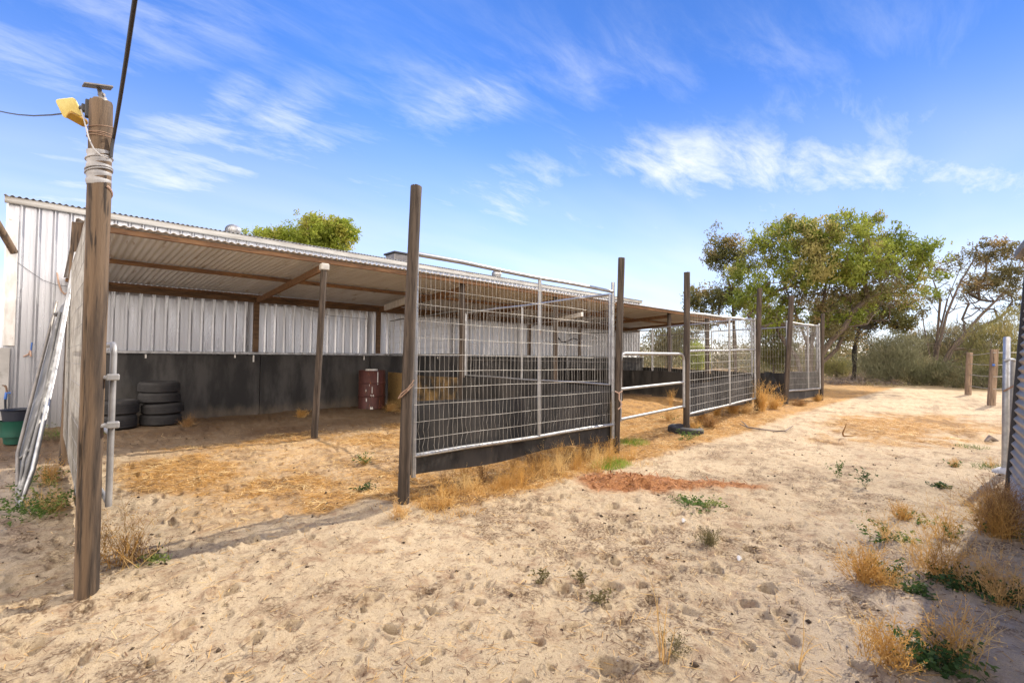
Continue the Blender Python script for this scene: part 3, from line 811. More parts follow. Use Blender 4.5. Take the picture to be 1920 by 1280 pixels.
mb.tube([onA(350)+Vector((.0505*math.cos(a), .0505*math.sin(a), -.10*i/14)) for i, a in [(i, TH+math.pi+R(80)+i*R(14)) for i in range(15)]], .0055, 6); mb.build('loose_end', M['strap'], wr, smooth=True)
mb = MB()
for py in (240, 253, 256, 259):
    c = onA(py); mb.tube([c+Vector((.0485*math.cos(2*math.pi*i/24), .0485*math.sin(2*math.pi*i/24), (.014 if py < 250 else .004)*math.sin(2*math.pi*i/24+py))) for i in range(25)], .0022, 5, False)
o = mb.build('tie_wire', M['rustwire'], None, base=onA(250), smooth=True); tag(o, 'thin rusty wires twisted round the top of the timber pole', 'wire')
mb = MB(); mb.tube([tA(152, 206, -.03), tA(156, 218, -.05), tA(161, 238, -.07), tA(166, 258, -.075), tA(176, 280, -.075), tA(188, 291, -.075), tA(203, 297, -.06)], .0033, 8)
o = mb.build('lamp_cable', M['tape'], None, base=tA(156, 218), smooth=True); tag(o, 'short pale cable hanging from the floodlight to the white wrapping', 'cable')
mb = MB()
q0 = tA(213, 258, -.0); q1 = T(253, 0, 1.55); dd = (q1-q0)
mb.tube([tA(208, 295, .0), tA(210, 275, 0), q0] + [q0+dd*t_ + Vector((0, 0, -.02*math.sin(min(t_, 1)*3.14))) for t_ in (.15, .4, .7, 1.0, 1.5, 2.2, 3.2)], .0072, 8)
o = mb.build('overhead_cable', M['black'], None, base=q0, smooth=True); tag(o, 'thick black cable rising steeply from the pole top out of view', 'cable')
mb = MB(); q0 = tA(160, 207); q1 = T(0, 209, dA+1.2); dd = q1-q0
mb.tube([q0+dd*t_+Vector((0, 0, -.03*math.sin(min(t_, 1)*3.14))) for t_ in (0, .15, .3, .5, .7, .85, 1, 1.5, 2.2, 4)], .0042, 8)
o = mb.build('service_cable', M['black'], None, base=q0, smooth=True); tag(o, 'thin black cable running level left from the floodlight', 'cable')

# ------------------------------------------------------------------ tyres
def tyre_mesh(mb, c, Rr, wd, rim, ax=None, n=48, groove=True):
    h = wd/2; pr = [(rim, -h*.55), (rim+.02, -h*.80), (rim+(Rr-rim)*.45, -h*1.0), (Rr-.035, -h*.93), (Rr-.010, -h*.72)]
    k = 4
    for i in range(k):
        z0 = -h*.66+i*(h*1.32/k); z1 = z0+h*1.32/k
        pr += [(Rr, z0), (Rr, z1-.010), (Rr-.009, z1-.008), (Rr-.009, z1-.001)]
    pr += [(Rr-.010, h*.72), (Rr-.035, h*.93), (rim+(Rr-rim)*.45, h*1.0), (rim+.02, h*.80), (rim, h*.55)]
    pr += [(rim+.015, h*.45), (Rr-.04, h*.6), (Rr-.03, 0), (Rr-.04, -h*.6), (rim+.015, -h*.45), (rim, -h*.55)]
    mb.lathe(pr, c, n, ax)
def tyre(label, c, Rr, wd, rim, group, tilt=(0, 0), spin=0):
    mb = MB(); tyre_mesh(mb, (0, 0, 0), Rr, wd, rim)
    o = mb.build('tyre', M['tyre'], None, base=(0, 0, 0), smooth=True)
    o.location = c; o.rotation_euler = (tilt[0], tilt[1], spin)
    return tag(o, label, 'tyre', group)
c4 = T(300, 760, 8.22); z = gz(c4)
TG = 'old tyres stacked against the black wall lining'
for i, (lb, w_, dx, tl) in enumerate((('bottom tyre of the taller stack of four', .185, .02, .015), ('second tyre from the bottom in the stack of four', .185, .05, -.02),
                                 ('third tyre from the bottom in the stack of four', .180, -.01, .02), ('top tyre of the taller stack of four by the black wall', .185, -.02, -.03))):
    tyre(lb, (c4.x+dx*rgt.x, c4.y+dx*rgt.y, z+w_/2+.002), .300, w_, .18, TG, (tl, tl*.6), i); z += w_-.002
c2 = T(217, 780, 7.75); z = gz(c2)
for i, (lb, w_) in enumerate((('bottom tyre of the low stack of two behind the foreground pole', .235), ('upper tyre of the low stack of two behind the foreground pole', .235))):
    tyre(lb, (c2.x+.02*i, c2.y, z+w_/2), .280, w_, .165, TG, (.02*i, -.015), i*.7); z += w_-.004
tyre('half-buried tyre lying round the foot of the dark gate post', (D0.x+.01, D0.y+.02, gz(D0)+.012), .275, .17, .16, None, (.06, .03))

# ------------------------------------------------------------------ drum
dc_ = P(697, 768); c = T(697, 740, depth(dc_)+.3); c.z = gz(c)
dr = thing('steel_drum', c, 'rusty maroon steel drum with a white lid standing by the black wall', 'drum')
Rd, Hd = .292, .865
pr = [(0, 0), (Rd-.01, 0), (Rd+.004, .008), (Rd, .02)]
for zz_ in (.29, .58): pr += [(Rd, zz_-.02), (Rd+.016, zz_-.008), (Rd+.016, zz_+.008), (Rd, zz_+.02)]
pr += [(Rd, Hd-.02), (Rd+.005, Hd-.01), (Rd, Hd), (Rd-.012, Hd-.004), (Rd-.015, Hd-.02), (0, Hd-.02)]
mb = MB(); mb.lathe(pr, c, 40); mb.build('shell', M['drum'], dr, smooth=True)
mb = MB(); mb.lathe([(0, Hd+.035), (.10, Hd+.034), (.135, Hd+.028), (.14, Hd-.01), (.135, Hd-.021)], c+Vector((-.06, -.08, 0)), 28); mb.build('lid', M['white'], dr, smooth=True)
mb = MB()
toc = (CAM-c); toc.z = 0; toc.normalize(); a0 = math.atan2(toc.y, toc.x)
for (da, z0, z1, w_) in ((.02, .36, .50, .05), (.05, .28, .315, .30), (.42, .55, .83, .07), (-.38, .18, .24, .08), (-.42, .40, .44, .05), (-.0, .0, .05, .22), (-.18, .52, .56, .03)):
    k = 6; vs = []
    for i in range(k+1):
        a = a0+da+w_*(i/k-.5)*(1 if i % 2 else .9)
        for zz_ in (z0+.012*math.sin(i*2.3), z1+.02*math.sin(i*1.9)): vs.append(c+Vector(((Rd+.0125)*math.cos(a), (Rd+.0125)*math.sin(a), zz_)))
    mb.add(vs, [(2*i, 2*i+2, 2*i+3, 2*i+1) for i in range(k)])
mb.build('paint_splash', M['white'], dr)

# ------------------------------------------------------------------ left corner: leaning gates, tubs, tap, white board
lg = thing('leaning_gate', P(35, 955), 'stack of dusty galvanised gate frames leaning beside the foreground pole', 'gate')
def tb(pts, r, mt='dustygalv', nm='bar'):
    mb = MB(); mb.tube([T(*p) for p in pts], r, 8); return mb.build(nm, M[mt], lg, smooth=True)
tb([(33, 953, 3.68), (33, 850, 4.0), (70, 705, 4.35), (106, 566, 4.75)], .013, 'steel', 'frame_edge')
tb([(36, 950, 3.70), (62, 880, 3.85), (104, 690, 4.25), (143, 474, 4.7)], .017, 'galv', 'frame_edge')
tb([(34, 935, 3.72), (44, 865, 3.9), (82, 735, 4.25), (112, 585, 4.62)], .012)
tb([(36, 930, 3.72), (54, 868, 3.88), (90, 720, 4.22), (126, 560, 4.6)], .014)
tb([(104, 592, 4.72), (138, 553, 4.62)], .012)
tb([(36, 860, 3.98), (62, 838, 3.95)], .010)
mb = MB(); q = [T(34, 940, 3.73), T(40, 935, 3.74), T(62, 870, 3.90), T(104, 700, 4.28), T(132, 560, 4.63), T(112, 575, 4.70), T(72, 712, 4.38), T(36, 850, 4.03)]
mb.add(q, [(0, 1, 2, 7), (7, 2, 3, 6), (6, 3, 4, 5)]); o = mb.build('infill_sheet', M['dustygalv'], lg)
sm = o.modifiers.new('thickness', 'SOLIDIFY'); sm.thickness = .006

YC = YW-.05
def wallT(px, py, y=YC):
    d = ray(px, py); return CAM+d*(y/d.y)
pa, pb = wallT(24, 411), wallT(17, 648)
mb = MB(); mb.box((pa+pb)/2+Vector((0, -.02, 0)), (.125, .045, (pa-pb).length), (Vector((1, 0, 0)), Vector((0, 1, 0)), (pa-pb).normalized()))
o = mb.build('white_board', M['white'], None, base=(pa+pb)/2, bevel=.004); tag(o, 'flaking white board fixed upright to the left end of the shed wall', 'board')
pa, pb = wallT(0, 428, YC-.30), wallT(27, 474, YC-.12)
mb = MB(); mb.tube([pa+(pa-pb)*1.0, pa, pb], .05, 12); o = mb.build('timber_rail', M['pole'], None, base=pb, smooth=True); tag(o, 'weathered brown timber rail end slanting in front of the white board', 'rail')
pa = wallT(14, 660)
mb = MB(); mb.box((pa.x-1.0+.03, YC-.03, .64), (2.0, .03, 1.28)); o = mb.build('cement_panel', M['cement'], None, base=(pa.x-1, YC, 0), bevel=.004); tag(o, 'low grey cement sheet panel at the left edge below the white board', 'panel')
tc_ = P(28, 832); tz = gz(tc_)
tt = thing('green_tub', (tc_.x, tc_.y+.12, tz), 'dark green plastic tub on the ground under the tap', 'tub')
mb = MB(); c = Vector((tc_.x, tc_.y+.12, tz)); mb.lathe([(0, 0), (.11, 0), (.125, .10), (.155, .10), (.158, .16), (.165, .30), (.172, .31), (.163, .31), (.15, .12), (0, .1)], c, 32); mb.build('shell', M['green'], tt, smooth=True)
mb = MB(); mb.lathe([(0, .12), (.12, .12), (.145, .31), (.165, .44), (.188, .455), (.178, .46), (.155, .45), (.125, .2), (0, .19)], c+Vector((.015, .0, 0)), 32)
o = mb.build('blue_tub', M['navy'], None, base=c, smooth=True); tag(o, 'dark blue feed tub nested inside the green tub', 'tub')
tp = thing('garden_tap', wallT(12, 830, YC-.25), 'tap on a blue fitting and standpipe above the green tub', 'tap')
q = lambda px, py: wallT(px, py, YC-.25)
mb = MB(); mb.tube([q(10, 815), q(10, 745)], .014, 8); mb.build('standpipe', M['navy'], tp, smooth=True)
mb = MB(); mb.tube([q(10, 748), q(12, 736), q(20, 737)], .019, 10); mb.build('fitting', M['blue'], tp, smooth=True)
mb = MB(); mb.tube([q(13, 736), q(12, 727), q(8, 722)], .012, 8); mb.tube([q(4, 722), q(13, 724)], .008, 8); mb.build('handle', M['rustwire'], tp, smooth=True)
wt = thing('wall_tap', wallT(56, 662, YC), 'small tan hose tap on the ribbed wall left of the leaning gates', 'tap')
q = lambda px, py, o_=.06: wallT(px, py, YC-o_)
mb = MB(); mb.tube([q(45, 668, 0), q(54, 664), q(57, 657), q(58, 668, .10)], .013, 8); mb.build('spout', M['strap'], wt, smooth=True)
mb = MB(); mb.tube([q(58, 657), q(60, 642)], .010, 8); mb.build('handle', M['blue'], wt, smooth=True)
mb = MB(); mb.tube([wallT(30, 490, YC-.03), wallT(55, 508, YC-.02), wallT(80, 525, YC-.03), wallT(105, 534, YC-.03), wallT(128, 537, YC-.08)], .004, 6)
o = mb.build('wall_cable', M['black'], None, base=wallT(55, 508), smooth=True); tag(o, 'thin dark cable sagging across the shed wall left of the pole', 'cable')
mb = MB(); mb.tube([wallT(107, 511, YC-.03), wallT(110, 530, YC-.05), wallT(115, 545, YC-.05), wallT(121, 551, YC-.05), wallT(127, 549, YC-.06)], .012, 7)
o = mb.build('hose_end', M['strap'], None, base=wallT(107, 511), smooth=True); tag(o, 'short cream hose end curling on the wall above the leaning gates', 'hose')
YK = YB-.17
mb = MB(); mb.tube([wallT(*p, YK) for p in ((1043, 626), (1046, 633), (1052, 640), (1060, 641), (1067, 638), (1075, 634), (1081, 636), (1087, 640))], .02, 8)
o = mb.build('black_hose', M['black'], None, base=wallT(1060, 641, YK), smooth=True); tag(o, 'wavy black hose hung along the shed wall inside the second yard', 'hose')
mb = MB(); mb.tube([wallT(*p, YB-.2) for p in ((510, 549), (560, 575), (620, 592), (690, 598))], .005, 5)
o = mb.build('sagging_wire', M['black'], None, base=wallT(560, 575, YB-.2), smooth=True); tag(o, 'thin sagging black wire across the ribbed wall under the lean-to', 'wire')

# rubber sheet slumped in the gap
q = [T(1432, 697, 12.0), T(1446, 697, 12.2), T(1452, 708, 12.0), T(1462, 730, 11.7), T(1470, 752, 11.5), T(1455, 752, 11.7), T(1442, 728, 12.0), T(1432, 730, 12.1)]
mb = MB(); mb.add(q, [(0, 1, 2, 6, 7), (2, 3, 4, 5, 6)])
o = mb.build('rubber_sheet', M['rubber'], None, base=q[5]); sm = o.modifiers.new('thickness', 'SOLIDIFY'); sm.thickness = .02
tag(o, 'black rubber sheet slumped down in the gap beside the leaning grey post', 'rubber sheet')

# ------------------------------------------------------------------ tin shed at the right edge
k0, k1 = P(1890, 922), P(1920, 970)
wd_ = (k1-k0); wd_.z = 0; wd_.normalize()
kt = T(1930, 478, depth(k0)); up_ = (kt-k0).normalized(); Hk = (kt-k0).length
nk = wd_.cross(up_).normalized()
if nk.dot(Vector((0, 1, 0))) < 0: nk = -nk
ts = thing('tin_shed', k0, 'small corrugated tin shed at the right edge of the yard', 'shed')
LK = 8.0
mb = MB(); corrugated(mb, k0+up_*.16+wd_*.03, up_, wd_, Hk-.16, LK, pitch=.076, amp=.011, seg=8); mb.build('wall', M['tin'], ts, smooth=True)
mb = MB(); back = -nk
mb.add([k0+back*.02, k0+back*3.0, k0+back*3.0+Zv*2.1, kt+back*.02], [(0, 1, 2, 3)]); mb.add([k0+wd_*LK+back*.02, k0+wd_*LK+back*3, k0+wd_*LK+back*3+Zv*2.1, kt+wd_*LK+back*.02], [(0, 3, 2, 1)])
mb.add([k0+back*3.0, k0+back*3+wd_*LK, k0+back*3+wd_*LK+Zv*2.1, k0+back*3+Zv*2.1], [(0, 1, 2, 3)])
mb.build('wall', M['tin'], ts)
mb = MB(); mb.beam(k0-up_*.03, kt+up_*.01, .05, .045, up=nk); mb.build('corner_post', M['black'], ts, bevel=.004)
mb = MB(); mb.beam(k0+wd_*.03+up_*.075-nk*.02, k0+wd_*LK+up_*.075-nk*.02, .03, .16); mb.build('base_board', M['cement'], ts, bevel=.004)
he = 2.2
e0 = P(1726, 1090)+SUN*(he/SUN.z); e1 = P(1722, 1280)+SUN*(he/SUN.z); de = (e1-e0); de.z = 0; de.normalize()
e2 = e0+de*(LK+.1); o0 = back*3.1; o0.z = .08
mb = MB(); mb.add([e0, e2, e2+o0, e0+o0], [(0, 1, 2, 3)])
o = mb.build('roof', M['tin'], ts); sm = o.modifiers.new('thickness', 'SOLIDIFY'); sm.thickness = .03
mb = MB(); mb.beam(e0-Zv*.045+back*.02, e2-Zv*.045+back*.02, .05, .05); mb.build('gutter', M['steel'], ts, bevel=.006)

# ------------------------------------------------------------------ galvanised gate post and strand fence at the right
gp_ = P(1884, 886); dg = depth(gp_)
gt = thing('gate_post', gp_, 'tall galvanised pipe post beside the tin shed', 'gate post')
mb = MB(); mb.tube([gp_-Zv*.1, T(1886, 760, dg), T(1888, 633, dg), T(1888, 631, dg)], [.030, .030, .030, .02], 16); mb.build('pipe', M['galv'], gt, smooth=True)
mb = MB(); mb.lathe([(0, .06), (.10, .055), (.15, .02), (.17, -.03)], gp_+Vector((-.02, -.05, 0)), 14); mb.build('concrete_footing', M['cement'], gt, smooth=True)
g2 = P(1898, 888); d2 = dg+.12
gt2 = thing('farm_gate', T(1897, 880, d2), 'galvanised pipe gate folded back behind the tall pipe post', 'gate')
pts = [T(1897, 868, d2), T(1899, 675, d2)]
mb = MB(); mb.tube(pts, .027, 12); mb.build('upright', M['galvpale'], gt2, smooth=True)
gdir = Vector((1, -.42, 0)).normalized()
for py in (684, 770, 860):
    a = T(1897, py, d2); mb = MB(); mb.tube([a, a+gdir*2.4], .018, 10); mb.build('rail', M['galvpale'], gt2, smooth=True)
a = T(1897, 684, d2)+gdir*2.4; b_ = T(1897, 862, d2)+gdir*2.4; mb = MB(); mb.tube([a, b_], .02, 10); mb.build('upright', M['galvpale'], gt2, smooth=True)
mb = MB(); mb.tube([T(1883, 676, dg-.02), T(1890, 674, dg-.04), T(1900, 674, d2-.04), T(1905, 678, d2)], .014, 8); mb.build('collar', M['galv'], gt2, smooth=True)
mb = MB(); mb.tube([T(1882, 733, dg-.035), T(1886, 731, dg-.04), T(1892, 728, dg-.04), T(1899, 724, dg), T(1902, 722, d2)], .009, 7)
o = mb.build('gate_chain', M['rustwire'], None, base=gp_, smooth=True); tag(o, 'rusty chain looped between the pipe post and the folded gate', 'chain')
f1, f2 = P(1815, 740), P(1859, 760)
sf = thing('strand_fence', f1, 'wire strand fence on two brown wooden posts near the right edge', 'fence')
dq = (f2-f1).normalized(); f3 = f2+Vector((.95, -.8, 0)).normalized()*3.6
round_post('post', f1, T(1818, 661, depth(f1)), .085, sf, M['palepost'])
round_post('post', f2, T(1864, 655, depth(f2)), .080, sf, M['palepost'])
round_post('post', f3, f3+Zv*1.35, .08, sf, M['post'])
for py1, py2 in ((666, 661), (682, 684), (702, 706), (723, 729)):
    a, b_ = T(1818, py1, depth(f1)), T(1863, py2, depth(f2)-.08); e = f3+Zv*(b_.z-.02)
    mb = MB(); mb.tube([a, a.lerp(b_, .5)-Zv*.01, b_, b_.lerp(e, .5)-Zv*.02, e], .010, 5); mb.build('strand', M['wire'], sf)
mb = MB(); mb.box(T(1863, 684, depth(f2)-.09), (.07, .05, .05)); mb.build('insulator', M['blue'], sf, bevel=.006)

# ------------------------------------------------------------------ plants
M['dry'] = leafmat('dry_straw_stems', (0.62, 0.37, 0.11), (0.42, 0.235, 0.065), (0.7, 0.5, 0.22), trans=0.35, scale=5)
M['tan'] = leafmat('pale_straw', (.66, .44, .18), (.48, .29, .11), (.74, .57, .30), trans=.35, scale=5)
M['brownweed'] = leafmat('brown_weed', (0.34, 0.19, 0.07), (0.22, 0.12, 0.05), (0.48, 0.3, 0.12), trans=0.3, scale=5)
M['greenweed'] = leafmat('green_weed', (.10, .17, .035), (.055, .11, .025), (.22, .26, .07), trans=.4, scale=6)
M['darkgreen'] = leafmat('dark_green_weed', (.045, .095, .025), (.03, .065, .02), (.10, .15, .04), trans=.35, scale=6)
M['bright'] = leafmat('bright_grass', (.20, .33, .035), (.12, .24, .02), (.34, .38, .08), trans=.45, scale=6)
M['greyweed'] = leafmat('grey_green_weed', (.20, .17, .075), (.12, .10, .05), (.28, .24, .12), trans=.3, scale=6)
M['treeleaf'] = leafmat('tree_leaves', (0.26, 0.3, 0.045), (0.12, 0.165, 0.028), (0.31, 0.27, 0.09), trans=0.45, scale=.7)
M['olive'] = leafmat('olive_leaves', (0.17, 0.17, 0.055), (0.1, 0.105, 0.035), (0.28, 0.2, 0.08), trans=0.45, scale=.9)
M['brownleaf'] = leafmat('brown_olive_leaves', (0.2, 0.18, 0.075), (0.11, 0.1, 0.045), (0.28, 0.2, 0.09), trans=0.42, scale=.8)
M['lime'] = leafmat('lime_leaves', (0.31, 0.36, 0.05), (0.2, 0.26, 0.03), (0.4, 0.38, 0.08), trans=0.5, scale=.6)
M['shrub'] = leafmat('grey_green_needles', (0.21, 0.2, 0.11), (0.11, 0.11, 0.06), (0.3, 0.25, 0.13), trans=0.3, scale=.9)
M['shrubpale'] = leafmat('pale_grey_green_needles', (0.27, 0.265, 0.15), (0.155, 0.155, 0.085), (0.36, 0.32, 0.18), trans=0.3, scale=.9)
M['shrubdark'] = leafmat('dark_grey_green_needles', (0.18, 0.18, 0.09), (0.1, 0.105, 0.055), (0.26, 0.22, 0.11), trans=0.35, scale=1.2)
M['scrub'] = leafmat('far_scrub', (0.165, 0.155, 0.075), (0.095, 0.095, 0.05), (0.24, 0.19, 0.09), trans=0.3, scale=.25)
M['shrubyellow'] = leafmat('yellow_green_needles', (0.27, 0.25, 0.095), (0.15, 0.15, 0.055), (0.36, 0.3, 0.12), trans=0.35, scale=1.2)

M['paddock'] = leafmat('pinkish_dry_grass', (.46, .34, .22), (.34, .25, .16), (.52, .42, .27), trans=.3, scale=.4)
M['brownlitter'] = leafmat('brown_leaf_litter', (.17, .10, .055), (.09, .055, .03), (.26, .17, .10), trans=.1, scale=5)
def unit(v): return v/np.maximum(np.linalg.norm(v, axis=-1, keepdims=True), 1e-9)
def rdir(n): return unit(rng.normal(size=(n, 3)))
class LB:                                     # many small quads kept in numpy
    def __init__(s): s.q = []
    def leaves(s, c, ln, wd, d=None, spread=1.0):
        n = len(c); d = rdir(n) if d is None else unit(d+rdir(n)*spread)
        s_ = unit(np.cross(d, rdir(n)))
        ln = np.asarray(ln).reshape(-1, 1)*np.ones((n, 1)); wd = np.asarray(wd).reshape(-1, 1)*np.ones((n, 1))
        a = c-d*ln*.5; b_ = c+s_*wd*.5+d*ln*.05; e = c+d*ln*.5; f = c-s_*wd*.5+d*ln*.05
        s.q.append(np.stack([a, b_, e, f], 1))
    def stalks(s, base, d0, ln, wd, droop=.3, k=5, out=False):
        n = len(base); ln = np.asarray(ln).reshape(-1, 1)*np.ones((n, 1)); wd = np.asarray(wd).reshape(-1, 1)*np.ones((n, 1))
        side = unit(np.cross(d0, rdir(n))); p = base; d = unit(d0); bend = rdir(n)*.35; bend[:, 2] -= droop
        pts = [p]
        for i in range(k):
            d = unit(d+bend/k+rdir(n)*.12); p = p+d*ln/k; pts.append(p)
        for i in range(k):
            w0 = wd*(1-.8*i/k); w1 = wd*(1-.8*(i+1)/k)
            s.q.append(np.stack([pts[i]-side*w0/2, pts[i]+side*w0/2, pts[i+1]+side*w1/2, pts[i+1]-side*w1/2], 1))
        return pts
    def build(s, name, material, parent=None, base=None):
        V = np.concatenate(s.q).reshape(-1, 3); F_ = np.arange(len(V)).reshape(-1, 4)
        return link_mesh(name, V, F_, material, parent, base)

# --- small weeds
def dry_lb(p, h, sp, n, wd=.0042, sub=5, seeds=True, up=.9, lb=None):
    lb = lb or LB(); n = max(4, n); p = np.array(p)
    base = p+np.c_[rng.normal(size=(n, 2))*sp*.14, np.zeros(n)]
    az = rng.uniform(0, 6.283, n); tl = np.abs(rng.normal(0, sp/h*.6, n))
    d = unit(np.c_[np.cos(az)*tl, np.sin(az)*tl, np.full(n, up)])
    ln = h*rng.uniform(.45, 1.1, n)
    pts = lb.stalks(base, d, ln, wd, .25)
    for j in range(sub):
        t_ = rng.integers(1, 5, n)
        q = np.stack(pts, 0)[t_, np.arange(n)]
        dd = unit(d+rdir(n)*.9+np.array([0, 0, .25])); l2 = ln*rng.uniform(.15, .45, n)
        p2 = lb.stalks(q, dd, l2, wd*.6, .1, 3)
        if seeds:
            for e in (p2[-1], p2[-2]):
                for r_ in range(1): lb.leaves(e+rng.normal(size=(n, 3))*h*.018, rng.uniform(.006, .016, n)*(h/.3)**.3, wd*1.3)
    return lb
def leafy_lb(p, h, sp, n, ln=.028, wd=.013, lb=None):
    lb = lb or LB(); n = int(n*1.5); p = np.array(p); m_ = max(4, n//14)
    az = rng.uniform(0, 6.283, m_); rr = np.sqrt(rng.uniform(0, 1, m_))*sp
    d = unit(np.c_[np.cos(az)*rr, np.sin(az)*rr, np.full(m_, h)*rng.uniform(.4, 1.1, m_)])
    pts = lb.stalks(p+np.c_[rng.normal(size=(m_, 2))*sp*.15, np.zeros(m_)], d, np.hypot(rr, h)*rng.uniform(.7, 1.1, m_), .003, .25)
    for k in range(14):
        t_ = rng.integers(2, 6, m_); q = np.stack(pts, 0)[t_, np.arange(m_)]
        lb.leaves(q+rng.normal(size=(m_, 3))*.010, ln*rng.uniform(.6, 1.3, m_), wd, d=np.c_[rng.normal(size=(m_, 2)), np.full(m_, .4)], spread=.6)
    return lb
def grass_lb(p, h, sp, n, wd=.004, lb=None):
    lb = lb or LB(); az = rng.uniform(0, 6.283, n); rr = np.sqrt(rng.uniform(0, 1, n))*sp
    base = np.array(p)+np.c_[np.cos(az)*rr, np.sin(az)*rr*.8, np.zeros(n)]
    d = unit(np.c_[rng.normal(size=(n, 2))*.5, np.ones(n)])
    lb.stalks(base, d, h*rng.uniform(.5, 1.15, n)*(1-.5*(rr/sp)**2), wd, .5, 4); return lb
def ground_at(px, py):
    p = P(px, py); p.z = float(height(np.array([p.x]), np.array([p.y]))[0])-.004; return p
def weed(name, px, py, label, parts, cat='weed', group=None):
    # parts: (kind, material, height, spread, count, dx, dy)
    p = ground_at(px, py)
    objs = []
    t = thing(name, p, label, cat, group) if len(parts) > 1 else None
    for (kind, mt, h, sp, n, dx, dy) in parts:
        q = p + rgt*dx + Vector((fwd.x, fwd.y, 0)).normalized()*dy; q.z = p.z
        if py > 955: h, sp, n = h*1.2, sp*1.2, int(n*1.35)
        if kind == 'dry': lb = dry_lb(q, h, sp, n)
        elif kind == 'stalk': lb = dry_lb(q, h, sp, n, .006, 1, False)
        elif kind == 'leafy': lb = leafy_lb(q, h, sp, n)
        else: lb = grass_lb(q, h, sp, n)
        nm = {'dry': 'dry_stems', 'stalk': 'dry_stems', 'leafy': 'green_leaves', 'grass': 'blades'}[kind]
        o = lb.build(nm if t else name, M[mt], t, base=None if t else p)
        if not t: tag(o, label, cat, group)
weed('dry_weed', 1640, 1092, 'bright orange dry weed with green leaves on its right side, on open sand', [('dry', 'dry', .20, .17, 70, -.06, 0), ('dry', 'dry', .12, .16, 40, .05, -.04), ('leafy', 'darkgreen', .12, .10, 110, .10, .02), ('leafy', 'darkgreen', .06, .06, 70, .13, -.12)])
weed('dry_weed', 1762, 1092, 'tall thin orange weed at the upper tip of the tin shed shadow', [('dry', 'dry', .27, .20, 40, .02, .02), ('dry', 'tan', .22, .22, 25, .0, .1)])
weed('green_weed', 1815, 1108, 'dark green leafy weed in the edge of the tin shed shadow', [('leafy', 'darkgreen', .10, .15, 260, 0, 0), ('dry', 'tan', .16, .15, 22, 0, .02)])
weed('dry_weed', 1882, 1130, 'straw-coloured bushy weed with green base in the shade by the right edge', [('dry', 'tan', .22, .20, 70, -.02, 0), ('leafy', 'darkgreen', .09, .16, 150, .06, 0)])
weed('dry_weed', 1745, 1258, 'dark green weed amid orange stems at the bottom right corner', [('leafy', 'darkgreen', .10, .13, 260, .02, -.02), ('dry', 'dry', .16, .20, 60, -.14, .03), ('dry', 'dry', .20, .16, 45, .12, .02)])
weed('dry_bush', 1890, 1005, 'large rusty brown dry bush against the foot of the tin shed', [('dry', 'brownweed', .33, .26, 120, .02, .05), ('dry', 'dry', .28, .30, 90, -.08, 0), ('leafy', 'greenweed', .12, .14, 60, -.05, 0)], 'bush')
weed('dry_weed', 1880, 962, 'small brown weed behind the large rusty bush by the tin shed', [('dry', 'brownweed', .22, .16, 50, .02, .05), ('dry', 'dry', .16, .2, 30, -.08, 0)])
weed('dry_weed', 1705, 975, 'low orange and green weed alone on the sand left of the gate shadow', [('dry', 'dry', .13, .13, 40, -.04, .02), ('leafy', 'greenweed', .07, .12, 90, .05, 0)])
weed('green_weed', 1665, 1018, 'spreading green weed with thin yellow stems behind the orange weed', [('leafy', 'greenweed', .09, .18, 150, 0, 0), ('dry', 'tan', .16, .22, 22, 0, 0)])
weed('dry_weed', 1775, 1010, 'sparse orange weed between the green weed and the rusty bush', [('dry', 'dry', .22, .20, 26, 0, 0), ('leafy', 'greenweed', .10, .05, 24, .02, 0)])
weed('green_weed', 1765, 914, 'flat dark green rosette on the sand near the gate post shadow', [('leafy', 'darkgreen', .045, .10, 160, 0, 0)])
weed('green_weed', 1572, 897, 'small upright yellow-green sprig on bare sand, left of its neighbour', [('leafy', 'greenweed', .17, .05, 60, 0, 0)])
weed('green_weed', 1621, 913, 'small leaning dark green sprig on bare sand', [('leafy', 'darkgreen', .16, .08, 80, 0, 0)])
weed('dry_weed', 1789, 873, 'low yellow weed tuft left of the pipe gate post', [('dry', 'tan', .12, .12, 40, 0, 0), ('leafy', 'greenweed', .08, .10, 40, 0, 0)])
weed('green_grass', 1823, 840, 'thin strip of green grass on sand behind the yellow tuft', [('grass', 'greenweed', .06, .22, 160, 0, 0)], 'grass')
weed('green_grass', 1858, 878, 'green grass patch at the foot of the pipe gate post', [('grass', 'greenweed', .10, .20, 180, -.02, 0), ('dry', 'tan', .13, .1, 16, 0, 0)], 'grass')
weed('green_weed', 1308, 945, 'sprawling green creeping weed beside the red-brown mulch', [('leafy', 'greenweed', .10, .26, 220, 0, 0), ('leafy', 'greenweed', .05, .34, 160, .06, 0)])
weed('bright_grass', 1147, 872, 'bright green grass tuft at the base of the post by the pipe gate', [('grass', 'bright', .12, .26, 800, 0, .0)], 'grass')
weed('bright_grass', 1180, 832, 'bright green grass patch behind the post, inside the gate opening', [('grass', 'bright', .13, .30, 800, .03, 0)], 'grass')
weed('green_weed', 1290, 824, 'green weed fringe in front of the half-buried tyre', [('leafy', 'greenweed', .12, .28, 170, 0, 0)])
weed('grey_weed', 1328, 1022, 'small grey-green tuft on trampled sand below the creeping weed', [('dry', 'greyweed', .10, .13, 45, 0, 0)])
weed('grey_weed', 1015, 1094, 'small grey tuft in the middle of the trampled sand, leftmost of three', [('leafy', 'greyweed', .06, .045, 40, 0, 0)])
weed('grey_weed', 1096, 1090, 'small grey tuft in the middle of the trampled sand, upper right of three', [('leafy', 'greyweed', .06, .04, 34, 0, 0)])
weed('grey_weed', 1126, 1130, 'small grey tuft in the middle of the trampled sand, lowest of three', [('leafy', 'greyweed', .065, .045, 40, 0, 0)])
